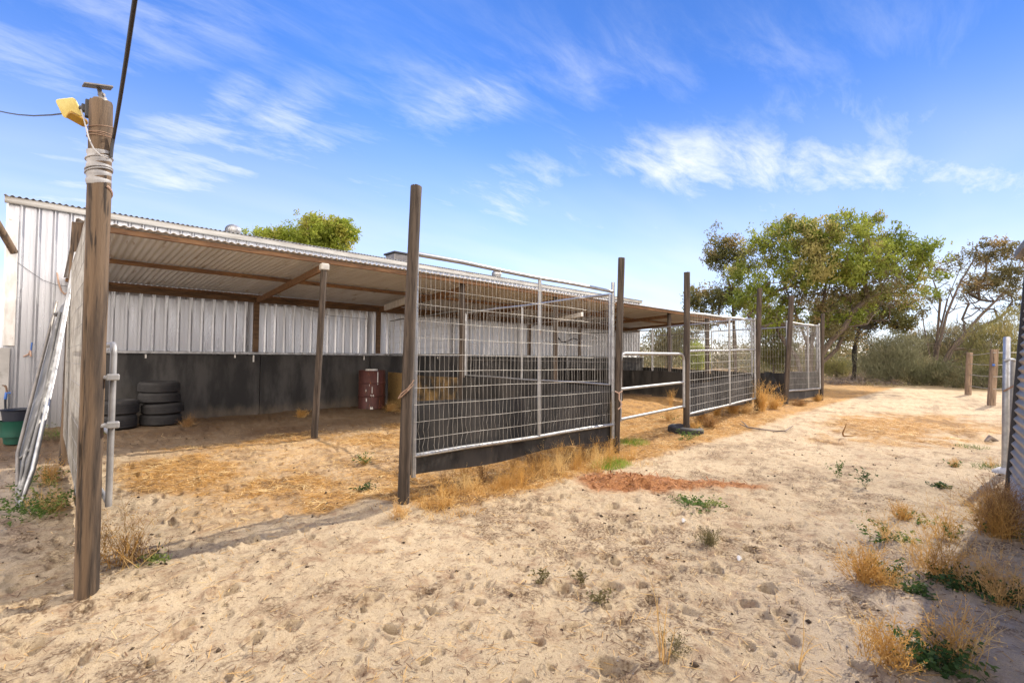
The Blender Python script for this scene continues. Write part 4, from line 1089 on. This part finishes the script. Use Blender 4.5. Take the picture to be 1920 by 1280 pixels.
weed('straw_stalks', 1245, 1238, 'few tall bare straw stalks standing in the front sand', [('stalk', 'tan', .26, .08, 9, 0, 0), ('dry', 'greyweed', .08, .14, 24, .06, .06)])
weed('straw_stalks', 1503, 1262, 'single leaning straw stalk at the bottom edge right of centre', [('stalk', 'tan', .20, .06, 4, 0, 0)])
weed('grey_weed', 752, 972, 'bleached grey dead weed at the foot of the tallest front post', [('dry', 'tan', .12, .14, 40, 0, -.02)])
weed('dry_weed', 238, 1052, 'spreading thin orange weed right beside the foreground pole', [('dry', 'dry', .30, .30, 34, 0, 0), ('dry', 'brownweed', .16, .22, 20, .05, 0), ('leafy', 'greenweed', .06, .08, 60, .16, .0)])
weed('dry_weed', 182, 1058, 'thin orange twig weed crossing in front of the foreground pole', [('dry', 'dry', .20, .16, 14, 0, 0)])
weed('green_weed', 78, 968, 'yellow-green bushy weed between the leaning gates and the pole', [('leafy', 'greenweed', .16, .26, 420, 0, 0), ('dry', 'tan', .18, .24, 50, .02, .05)])
weed('dry_weed', 92, 905, 'orange weed growing behind the leaning gates', [('dry', 'dry', .22, .26, 80, 0, 0), ('leafy', 'greenweed', .16, .24, 160, 0, -.08)])
weed('green_weed', 684, 872, 'small green weed in the straw of the open yard, upper one', [('leafy', 'greenweed', .12, .13, 110, 0, 0), ('dry', 'dry', .12, .12, 20, 0, 0)])
weed('green_weed', 683, 920, 'small green weed in the straw of the open yard, lower one', [('leafy', 'darkgreen', .08, .09, 80, 0, 0)])
weed('green_grass', 80, 818, 'green grass growing along the shed wall by the green tub', [('grass', 'greenweed', .20, .50, 420, .3, .1), ('leafy', 'greenweed', .2, .4, 200, -.3, .1)], 'grass')
weed('straw_heap', 735, 770, 'small heap of dry straw beside the maroon drum', [('dry', 'tan', .22, .30, 160, 0, 0), ('dry', 'dry', .14, .35, 80, 0, 0)], 'straw')
weed('straw_heap', 567, 783, 'straw tuft at the foot of the black wall behind the slim post', [('dry', 'dry', .18, .28, 110, 0, 0)], 'straw')
weed('dry_weed', 352, 800, 'dry brown weed beside the tall tyre stack', [('dry', 'brownweed', .22, .28, 60, 0, 0)])
weed('dry_weed', 1255, 790, 'yellow weed in front of the half-buried tyre inside the gate', [('dry', 'tan', .35, .25, 60, 0, 0), ('leafy', 'greenweed', .2, .2, 60, 0, 0)])
weed('dry_weed', 1258, 762, 'orange weed stem standing inside the yard beyond the pipe gate', [('dry', 'dry', .45, .12, 22, 0, 0)])

# --- weeds along the fence: each clump its own thing
FW = 'dry weeds growing along the foot of the fence'
lb_front = LB()
for i in range(44):
    x = B0.x+.1+i*(C0.x-B0.x-.1)/44+rng.uniform(-.03, .03); y = B0.y-.07+rng.normal()*.13-(.10 if i % 3 == 0 else 0)
    z = float(height(np.array([x]), np.array([y]))[0])
    hh = rng.uniform(.10, .22) if x < 3.2 else rng.uniform(.14, .34)
    dry_lb((x, y, z), hh, .15, 30 if hh < .2 else 22, .0035, 3, True, lb=lb_front)
    grass_lb((x+rng.normal()*.06, y-.05+rng.normal()*.12, z), .10, .18, 60, .0035, lb=lb_front)
tag(lb_front.build('fence_weeds', M['dry'], base=(3.5, B0.y, 0)), 'band of orange dry weeds along the foot of the front mesh panel', kind='stuff')
tall = [(870, 905, .30), (905, 902, .38), (965, 885, .32), (1003, 880, .50), (1012, 868, .42), (1090, 862, .30), (1115, 855, .34), (830, 915, .22)]
for i, (px, py, h) in enumerate(tall):
    p = ground_at(px, py)
    lb = dry_lb(p, h, .16, 22, .0045, 5)
    tag(lb.build('dry_weed', M['brownweed' if i % 2 else 'dry'], base=p), 'tall dry branching weed poking up through the front mesh panel', 'weed', 'tall dry weeds against the front mesh panel')
for i, (px, py, h, sp, mt, lbl) in enumerate([(1302, 812, .16, .22, 'dry', 'low orange weed spilling over the half-buried tyre'), (1318, 795, .35, .28, 'dry', 'orange dry weed just right of the post with the tyre'), (1345, 780, .62, .26, 'dry', 'tallest feathery orange weed in front of the second mesh panel'),
        (1375, 775, .40, .3, 'dry', 'low orange weed in the middle of the second mesh panel'), (1400, 775, .30, .34, 'tan', 'pale yellow weed near the weedy post'), (1428, 772, .62, .26, 'dry', 'tall orange weed hiding the foot of the weathered post'),
        (1452, 768, .36, .36, 'dry', 'orange weed filling the gap left of the leaning post'), (1500, 760, .20, .4, 'brownweed', 'low brown weed at the foot of the far corner panel'), (1330, 803, .25, .3, 'brownweed', 'low rusty weed in front of the second mesh panel'), (1533, 752, .2, .3, 'dry', 'small orange weed at the foot of the far corner post')]):
    p = ground_at(px, py); lb = dry_lb(p, h, sp, 110, .007, 5)
    tag(lb.build('dry_weed', M[mt], base=p), lbl, 'weed', FW)

# --- straw litter, droppings, pebbles
def litter(name, mt, n, smp, l0, l1, w0, w1, flat=.12):
    x, y = smp(n); k = len(x); z = height(x, y)
    a = rng.uniform(0, 6.283, k); d = np.c_[np.cos(a), np.sin(a), rng.normal(0, flat, k)]; s_ = np.c_[-np.sin(a), np.cos(a), rng.normal(0, .3, k)]
    ln = rng.uniform(l0, l1, k)[:, None]*.5; wd = rng.uniform(w0, w1, k)[:, None]*.5
    c = np.c_[x, y, z+.004+np.abs(d[:, 2])*ln[:, 0]]
    q = np.stack([c-d*ln-s_*wd, c-d*ln+s_*wd, c+d*ln+s_*wd*.6, c+d*ln-s_*wd*.6], 1)
    return tag(link_mesh(name, q.reshape(-1, 3), np.arange(k*4).reshape(-1, 4), mt), kind='stuff')
def by_mask(idx, lo, ang_=62, rmax=11, pw=1.0):
    def f(n):
        r_ = np.sqrt(rng.uniform(1.2**2, rmax**2, n*4)); a = TH+R(ang_)*rng.uniform(-1, 1, n*4)
        x, y = r_*np.cos(a), r_*np.sin(a); m_ = masks(x, y)[idx]
        ok = rng.uniform(0, 1, len(x)) < np.clip(m_-lo, 0, 1)**pw
        return x[ok][:n], y[ok][:n]
    return f
def everywhere(rmax, p=1.0):
    def f(n):
        r_ = 1.3+(rmax-1.3)*rng.uniform(0, 1, n)**p; a = TH+R(60)*rng.uniform(-1, 1, n)
        return r_*np.cos(a), r_*np.sin(a)
    return f
litter('straw_litter', M['tan'], 32000, by_mask(0, .12), .03, .10, .003, .007)
litter('straw_litter', M['dry'], 20000, by_mask(0, .2), .03, .12, .003, .006)
litter('straw_litter', M['tan'], 7000, everywhere(9), .02, .09, .002, .004)
litter('straw_litter', M['brownlitter'], 15000, everywhere(9), .008, .05, .002, .005)
litter('bark_mulch', mat('mulch_chips', (.42, .20, .085), (.24, .10, .045), .95, scale=9), 6000, by_mask(2, .25, 50, 7), .02, .08, .006, .016, .35)
litter('dark_litter', M['brownlitter'], 12000, by_mask(3, .25, 60, 9), .006, .03, .003, .008, .3)
def pebbles(name, mt, n, smp, r0, r1, fl=.6):
    x, y = smp(n); k = len(x); z = height(x, y)
    base = np.array([[1, 0, 0], [-1, 0, 0], [0, 1, 0], [0, -1, 0], [0, 0, 1], [0, 0, -1]], float)
    f = np.array([[0, 2, 4], [2, 1, 4], [1, 3, 4], [3, 0, 4], [2, 0, 5], [1, 2, 5], [3, 1, 5], [0, 3, 5]])
    r_ = r0+(r1-r0)*rng.uniform(0, 1, k)**3
    v = base[None]*(r_[:, None, None])*rng.uniform(.6, 1.3, (k, 6, 1))*np.array([1, 1, fl])
    a = rng.uniform(0, 6.28, k); ca, sa = np.cos(a)[:, None], np.sin(a)[:, None]
    vx = v[..., 0]*ca-v[..., 1]*sa*.7; vy = v[..., 0]*sa+v[..., 1]*ca*.7
    v = np.stack([vx+x[:, None], vy+y[:, None], v[..., 2]+(z+r_*fl*.35)[:, None]], -1)
    F_ = (f[None]+6*np.arange(k)[:, None, None]).reshape(-1, 3)
    return tag(link_mesh(name, v.reshape(-1, 3), F_, mt, smooth=True), kind='stuff')
pebbles('droppings', mat('dry_dung', (.035, .022, .014), (.075, .05, .03), .95, scale=14), 1300, everywhere(9, .8), .004, .020)
pebbles('gravel', mat('pale_gravel', (.45, .40, .35), (.24, .21, .19), .9, scale=9), 2600, everywhere(5, .9), .0025, .008)
pebbles('gravel', mat('grey_gravel', (.34, .32, .31), (.16, .15, .145), .9, scale=9), 2600, by_mask(5, .2, 60, 7), .003, .011)
for (px, py, r_) in ((1568, 876, .022),):
    pass
lb = []
for i, (px, py) in enumerate(((1283, 981), (1388, 1052))):
    p = ground_at(px, py); mb = MB()
    mb.tube([p+Vector((-.018, 0, .010)), p+Vector((0, .006, .022)), p+Vector((.02, 0, .012))], [.006, .015, .005], 7)
    tag(mb.build('white_stone', M['white'], None, base=p, smooth=True), ('small white chip on the sand below the creeping weed', 'tiny white chip on the sand beside brown litter')[i], 'stone')
# fallen branch on the track
p0 = ground_at(1392, 800)
mb = MB(); mb.tube([ground_at(*q)+Zv*h for q, h in (((1388, 797), .04), ((1403, 804), .03), ((1425, 808), .03), ((1455, 809), .02), ((1472, 812), .03), ((1487, 805), .06))], [.007, .013, .014, .013, .011, .005], 7)
mb.tube([ground_at(1403, 804)+Zv*.03, ground_at(1396, 799)+Zv*.07, ground_at(1389, 797)+Zv*.1], [.014, .01, .005], 6)
tag(mb.build('fallen_branch', M['log'], None, base=p0, smooth=True), 'crooked grey branch lying on the sand track', 'branch')
p0 = ground_at(1582, 822)
mb = MB(); mb.tube([p0+Zv*.02, T(1580, 812, depth(p0)), T(1585, 800, depth(p0)), T(1587, 793, depth(p0))], [.014, .012, .008, .004], 6); mb.tube([p0+Zv*.02, p0+rgt*.12+Zv*.02, p0+rgt*.22+Zv*.05], [.012, .009, .004], 6)
tag(mb.build('dead_twig', M['brownweed'], None, base=p0, smooth=True), 'small upright reddish dead twig on open sand', 'twig')
p0 = ground_at(1856, 828)
mb = MB(); mb.tube([T(1848, 827, depth(p0)), p0+Zv*.06, T(1868, 826, depth(p0)), T(1876, 832, depth(p0)), T(1880, 870, depth(p0))], [.02, .035, .025, .02, .012], 7)
tag(mb.build('dead_stump', M['log'], None, base=p0, smooth=True), 'twisted grey root leaning beside the pipe gate post', 'root')

# ------------------------------------------------------------------ trees
class Tree:
    def __init__(s, base, r0): s.pts = [Vector(base)]; s.par = [-1]; s.cnt = [0]; s.fix = {}; s.r0 = r0
    def chain(s, start, pts):
        k = start
        for p in pts: s.pts.append(Vector(p)); s.par.append(k); s.cnt.append(0); k = len(s.pts)-1
        return k
    def reach(s, tgt, step=.45, low=0.0, wob=.10, sag=0.0):
        best, bi = 1e9, 0
        for i, p in enumerate(s.pts):
            if i == 0: continue
            if p.z < low: continue
            d = (tgt-p).length + max(0, p.z-tgt.z)*1.3
            if d < best: best, bi = d, i
        p0 = s.pts[bi]; L = (tgt-p0).length; n = max(1, int(L/step)); out = []
        par = s.par[bi]; dirn = (p0-s.pts[par]).normalized() if par >= 0 else Zv
        c = p0+dirn*L*.35
        for i in range(1, n+1):
            t_ = i/n; q = p0*(1-t_)**2+c*2*t_*(1-t_)+tgt*t_*t_
            if i < n: q = q+Vector(rng.normal(size=3))*wob*step
            out.append(q)
        return s.chain(bi, out)
    def tubes(s, rt=.014, pw=.48, rmax=None):
        n = len(s.pts); cnt = [0]*n; kids = [[] for _ in range(n)]
        for i in range(n-1, 0, -1): kids[s.par[i]].append(i)
        for i in range(n-1, -1, -1): cnt[i] = max(1, sum(cnt[c] for c in kids[i]))
        rad_ = [min(rmax or 9, rt*c**pw) for c in cnt]
        mb = MB()
        stack = [(0, k) for k in kids[0]]; 
        while stack:
            a, b_ = stack.pop(); pts = [s.pts[a], s.pts[b_]]; rs = [min(rad_[a], rad_[b_]*1.35), rad_[b_]]; cur = b_
            while kids[cur]:
                ks = sorted(kids[cur], key=lambda j: -cnt[j])
                for o in ks[1:]: stack.append((cur, o))
                cur = ks[0]; pts.append(s.pts[cur]); rs.append(rad_[cur])
            rs[-1] *= .5
            mb.tube(pts, rs, 7 if rs[0] > .05 else 5, False)
        return mb
def blob_points(blobs, dp, n, dr, hollow=.0):
    # blobs in picture terms at the tree's own distance: (px, py, rx, ry, depth offset, weight)
    wts = np.array([b_[2]*b_[3]*b_[5] for b_ in blobs], float); wts /= wts.sum(); out = []
    while len(out) < n:
        b_ = blobs[rng.choice(len(blobs), p=wts)]
        v = rng.normal(size=3); v /= np.linalg.norm(v); rr = (hollow+(1-hollow)*rng.uniform()**.5)
        p = T(b_[0]+v[0]*rr*b_[2], b_[1]-v[1]*rr*b_[3], dp)
        f2 = Vector((fwd.x, fwd.y, 0)).normalized()
        out.append(p+f2*(b_[4]+v[2]*rr*dr*min(b_[2], 60)/60.0))
    return out
def clumps(lb, tips, rad_, n, ln, wd, sub=6, up=.5, flat=.7):
    for p in tips:
        r_ = rad_*rng.uniform(.6, 1.3); k = int(n*rng.uniform(.6, 1.3)*(r_/rad_)**2)
        sc = np.array(p)+rng.normal(size=(sub, 3))*r_*.55*np.array([1, 1, flat])
        c = sc[rng.integers(0, sub, k)]+rng.normal(size=(k, 3))*r_*.24
        lb.leaves(c, ln*rng.uniform(.6, 1.3, k), wd*rng.uniform(.7, 1.2, k), d=np.tile([0, 0, up], (k, 1)), spread=1.0)
def tree(name, label, base_px, trunks, dp, blobs, ntips, leaf, crad, cn, ln, wd, bark='bark', rt=.012, low=1.0, dr=1.2, cat='tree', group=None, bare=0, bareblobs=None, rmax=.3, sub=6, up=.5, hollow=.3, inner=None):
    b = T(base_px[0], base_px[1], dp); b.z = float(rise(b.x, b.y))-.1
    t = Tree(b, .2); o = thing(name, (b.x, b.y, 0), label, cat, group)
    for tr in trunks:
        off = [(T(px, py, dp)+Vector((fwd.x, fwd.y, 0))*d_) for (px, py, d_) in tr]
        fine = []; prev = b
        for q in off:
            for k in (1, 2): fine.append(prev.lerp(q, k/2)+(Vector(rng.normal(size=3))*.05 if k == 1 else Vector()))
            prev = q
        t.chain(0, fine)
    tips = blob_points(blobs, dp, ntips, dr, hollow); top = t.pts[-1]
    tips.sort(key=lambda p: (p-b).length)
    for p in tips: t.reach(p, low=low)
    if bare:
        for p in blob_points(bareblobs, dp, bare, dr): t.reach(p, low=low*.6)
    t.tubes(rt, .47, rmax).build('trunk', M[bark], o, smooth=True)
    lb = LB(); clumps(lb, tips, crad, cn, ln, wd, sub, up); lb.build('crown', M[leaf], o)
    if inner:
        lb = LB(); clumps(lb, blob_points(inner[0], dp, inner[1], dr), crad, inner[3], ln*.8, wd*.8, sub, up); lb.build('dead_leaves', M[inner[2]], o)
    return o
tree('spreading_tree', 'large spreading green tree with many bare limbs behind the far yard corner', (1520, 716),
     [[(1512, 640, 0), (1490, 560, .3), (1470, 500, .4)], [(1528, 640, .2), (1545, 560, 0), (1555, 490, -.2)], [(1535, 665, -.2), (1570, 615, -.4), (1610, 560, -.5)], [(1550, 680, .3), (1600, 620, .5), (1650, 570, .6)], [(1505, 670, .4), (1470, 610, .6), (1440, 560, .6)], [(1525, 660, .5), (1570, 560, .8), (1600, 480, .8)]], 19.5,
     [(1470, 462, 78, 40, -.5, 1.5), (1530, 460, 80, 44, -1, 1.3), (1500, 510, 85, 40, -1.2, 1.2), (1440, 530, 60, 40, -.6, .9), (1580, 505, 70, 42, -.8, 1.0), (1640, 430, 44, 28, 0, 1.2), (1590, 440, 40, 24, .5, .5), (1480, 415, 40, 22, .8, .7), (1680, 490, 52, 32, -.3, .9),
      (1725, 520, 42, 18, -.2, .8), (1640, 500, 60, 28, .4, .5), (1415, 515, 50, 28, 0, 1.2), (1405, 560, 50, 30, .3, .9), (1700, 545, 50, 20, 0, .8), (1440, 600, 50, 26, .5, .9), (1590, 585, 70, 28, .4, .8), (1660, 575, 50, 25, .3, .6), (1660, 460, 40, 24, .2, .7), (1600, 540, 60, 25, .5, .35), (1450, 575, 60, 30, 1, .5), (1570, 480, 60, 45, 0, .6), (1510, 590, 60, 30, 1.2, .5)],
     340, 'treeleaf', .35, 135, .15, .055, rt=.012, low=1.6, dr=1.3, bare=300, bareblobs=[(1570, 540, 110, 60, 0, 1), (1620, 590, 80, 50, 0, .8), (1640, 520, 80, 60, .3, 1), (1470, 580, 60, 40, 0, .5), (1560, 610, 90, 50, 0, .8)], inner=([(1570, 540, 110, 45, 0, 1), (1640, 540, 80, 40, 0, .8), (1500, 590, 80, 50, .5, .8), (1590, 610, 80, 40, .3, .7)], 130, 'brownleaf', 90), rmax=.11, up=.9)
tree('slender_tree', 'slender open tree with wispy dark crown left of the large tree', (1378, 700), [[(1377, 630, 0), (1374, 570, 0), (1366, 520, .1)]], 21.5,
     [(1357, 468, 30, 22, 0, 1.2), (1340, 500, 18, 30, 0, .5), (1385, 500, 25, 25, 0, .5), (1325, 562, 38, 24, 0, 1.1), (1375, 560, 38, 25, .3, .7), (1300, 580, 12, 12, 0, .3), (1340, 600, 40, 18, 0, .5)],
     80, 'olive', .42, 190, .14, .052, rt=.013, low=1.8, dr=.8, bare=16, bareblobs=[(1365, 560, 40, 50, 0, 1)], rmax=.12, up=.6)
tree('black_trunk_tree', 'small olive tree with a charred black trunk beside the grey shrubs', (1600, 704), [[(1602, 680, 0), (1604, 645, 0), (1612, 615, 0)], [(1604, 640, 0), (1580, 610, .1)]], 25.0,
     [(1600, 580, 55, 30, .5, 1), (1650, 570, 55, 30, .5, 1), (1575, 620, 40, 25, .3, .7), (1680, 600, 50, 25, .5, .7), (1560, 585, 30, 20, 0, .5)],
     100, 'olive', .5, 210, .17, .06, bark='darkbark', rt=.02, low=1.3, dr=1.3, bare=20, bareblobs=[(1620, 600, 50, 30, 0, 1)], rmax=.3, up=.5)
tree('windswept_tree', 'windswept brown-leaved tree with bare limbs sweeping up to the right', (1752, 692),
     [[(1757, 660, 0), (1775, 590, 0), (1800, 530, 0), (1830, 480, 0)], [(1775, 655, -.2), (1830, 590, -.3), (1880, 540, -.3)], [(1765, 620, .2), (1770, 560, .2), (1755, 520, .2)], [(1720, 650, 0), (1700, 630, 0)], [(1790, 655, .1), (1850, 610, .2), (1900, 580, .2)], [(1762, 650, .3), (1790, 560, .4), (1815, 500, .4)], [(1745, 640, .2), (1735, 580, .2)]], 24.0,
     [(1850, 470, 32, 22, 0, 1), (1800, 495, 30, 20, 0, .7), (1895, 490, 25, 40, 0, .9), (1760, 500, 25, 20, 0, .5), (1870, 530, 40, 30, .3, .7), (1765, 540, 28, 22, .2, .4), (1840, 540, 40, 30, 0, .5), (1910, 560, 30, 30, 0, .7), (1735, 560, 20, 25, 0, .3)],
     110, 'brownleaf', .34, 95, .15, .055, rt=.017, low=1.0, dr=1.0, bare=260, bareblobs=[(1820, 560, 80, 60, 0, 1), (1730, 640, 50, 25, 0, .4), (1800, 640, 70, 30, -.3, .8), (1860, 600, 50, 40, 0, .8)], rmax=.065, up=.5)
tree('leafy_tree', 'bright green leafy tree showing above the shed roof', (570, 690), [[(570, 560, 0), (575, 500, 0), (590, 450, 0)], [(560, 540, 0), (520, 470, 0), (500, 450, 0)]], 27.0,
     [(600, 440, 55, 32, 0, 1.4), (640, 445, 24, 26, 0, .7), (560, 445, 40, 28, .3, .7), (490, 436, 36, 16, .3, .7), (525, 440, 32, 18, .3, .6), (580, 480, 70, 30, 0, .8), (622, 420, 22, 18, 0, .6), (580, 415, 14, 10, 0, .3)],
     130, 'lime', .5, 220, .20, .08, rt=.018, low=3.0, dr=1.3, rmax=.25, up=.3)

# --- shrubs of fine needles
def shrub(name, label, dp, blobs, n, mt, ln, wd, ntw=40, cat='shrub', dr=1.0, group=None, up=.8, twig='bark'):
    c = T(blobs[0][0], blobs[0][1], dp); b = Vector((c.x, c.y, float(rise(c.x, c.y))))
    o = thing(name, b, label, cat, group)
    pts = blob_points(blobs, dp, n//42, dr, .35)
    f2 = np.array(pts); lb = LB()
    for p in pts:
        k = 42; r_ = .16*rng.uniform(.7, 1.4)*dp/24
        q = np.array(p)+rng.normal(size=(k, 3))*r_*np.array([1, 1, .8]); q[:, 2] = np.maximum(q[:, 2], .03)
        out = unit(np.array(p)-np.array(b)+np.array([0, 0, .3]))
        lb.leaves(q, ln*rng.uniform(.6, 1.4, k), wd, d=np.tile(out*up+np.array([0, 0, .5]), (k, 1)), spread=.65)
    t = Tree(b-Zv*.1, .1); t.chain(0, [b+Zv*.12, b+Zv*.3])
    for p in pts[::max(1, len(pts)//ntw)]: t.reach(p, .3, 0.1)
    t.tubes(.010, .45, .12).build('stems', M[twig], o, smooth=True)
    lb.build('foliage', M[mt], o); return o
shrub('grey_shrub', 'large rounded grey-green shrub right of the black trunked tree', 23.0, [(1665, 670, 52, 42, 0, 1), (1690, 650, 45, 28, 0, .8), (1640, 690, 40, 28, -.3, .7), (1705, 690, 36, 28, -.3, .6)], 16000, 'shrubpale', .16, .020)
shrub('grey_shrub', 'dark low shrub in front of the windswept tree', 21.0, [(1745, 700, 40, 26, 0, 1), (1770, 705, 36, 24, 0, .8), (1722, 705, 20, 20, 0, .5)], 9000, 'shrubdark', .13, .018)
shrub('grey_shrub', 'tall pale shrub rising behind the windswept tree', 26.5, [(1770, 640, 60, 34, 0, 1), (1720, 650, 50, 30, 0, .7), (1820, 640, 50, 40, 0, .8)], 13000, 'shrub', .18, .024)
shrub('yellow_shrub', 'yellow-green shrub at the right behind the strand fence', 20.0, [(1870, 640, 55, 42, 0, 1), (1905, 620, 40, 50, 0, .8), (1850, 685, 60, 34, -.3, .8), (1900, 690, 40, 34, 0, .7)], 13000, 'shrubyellow', .15, .02)
shrub('dark_shrub', 'dark shrub in shade under the windswept tree behind the fence post', 19.0, [(1845, 715, 50, 22, 0, 1), (1890, 712, 40, 24, 0, .8), (1800, 705, 26, 22, .3, .5)], 8000, 'shrubdark', .13, .018)
shrub('yellow_shrub', 'low yellow shrub between the corner post and the black trunk', 26.0, [(1568, 690, 28, 16, 0, 1), (1550, 672, 24, 22, .8, .8)], 5000, 'shrubyellow', .15, .022)
shrub('green_bush', 'fresh green bush seen through the second mesh panel', 34.0, [(1308, 668, 17, 26, 0, 1), (1300, 680, 16, 14, 0, .6)], 4200, 'lime', .2, .035)
shrub('round_bush', 'rounded olive tree beyond the yards above the pipe gate', 38.0, [(1248, 630, 30, 18, 0, 1), (1290, 625, 26, 20, 0, .8), (1270, 650, 40, 20, 0, .8), (1240, 655, 30, 16, 0, .6)], 8000, 'scrub', .22, .05, cat='tree')
shrub('dense_bush', 'dense dark tree foliage between the two leaning far posts', 23.5, [(1450, 645, 40, 40, 0, 1), (1440, 600, 40, 30, .5, .6), (1470, 670, 30, 25, 0, .6)], 9000, 'olive', .16, .03, cat='tree')

# --- dead brushwood in front of the shrubs
lb = LB()
for i in range(26):
    p = P(rng.uniform(1560, 1790), rng.uniform(706, 722)); n = 60
    lb.stalks(np.array(p)+rng.normal(size=(n, 3))*np.array([.5, .5, .04])+np.array([0, 0, .06]), rdir(n)*np.array([1, 1, .45]), rng.uniform(.25, .8, n), .022, .1)
tag(lb.build('dead_brushwood', M['log'], base=P(1680, 715)), 'pale dead brushwood piled in front of the shrubs', kind='stuff')
lb = LB()
for i in range(34):
    p = P(rng.uniform(1600, 1830), rng.uniform(715, 726)); lb = leafy_lb(p, .25, .5, 60, .06, .02, lb)
tag(lb.build('saltbush_scrub', M['greyweed'], base=P(1700, 720)), 'low grey scrub along the edge of the sand', kind='stuff')

# --- far scrub and dry paddock grass
def scrub(name, label, mt, n, a0, a1, d0, d1, h0, h1, ln, wd):
    lb = LB()
    for i in range(n):
        a = TH-R(rng.uniform(a0, a1)); d = rng.uniform(d0, d1); c = np.array([d*math.cos(a), d*math.sin(a), .1]); h = rng.uniform(h0, h1); k = 300
        v = rdir(k); v[:, 2] = np.abs(v[:, 2]); q = c+v*np.array([h*.8, h*.8, h])*rng.uniform(.55, 1, (k, 1))
        sc = rng.normal(size=(14, 3))*h*.07; q = q+sc[rng.integers(0, 14, k)]
        lb.leaves(q, ln, wd, d=np.tile([0, 0, .8], (k, 1)), spread=.9)
    return tag(lb.build(name, M[mt]), label, kind='stuff')
scrub('distant_scrub', 'long line of dull bushes far across the paddock', 'scrub', 190, 4, 62, 48, 80, 1.4, 4.2, .42, .13)
scrub('distant_scrub', 'nearer dull bushes on the paddock behind the trees', 'shrubdark', 46, 26, 60, 34, 46, 1.0, 2.6, .32, .09)
lb = LB()
n = 22000; a = TH-R(1)*rng.uniform(8, 33, n); d = rng.uniform(23, 50, n); 
lb.stalks(np.c_[d*np.cos(a), d*np.sin(a), np.full(n, .09)], unit(rng.normal(size=(n, 3))*.35+np.array([0, 0, 1])), rng.uniform(.12, .32, n), .03, .3, 2)
tag(lb.build('paddock_grass', M['paddock']), 'dry grass covering the paddock beyond the yards', kind='stuff')
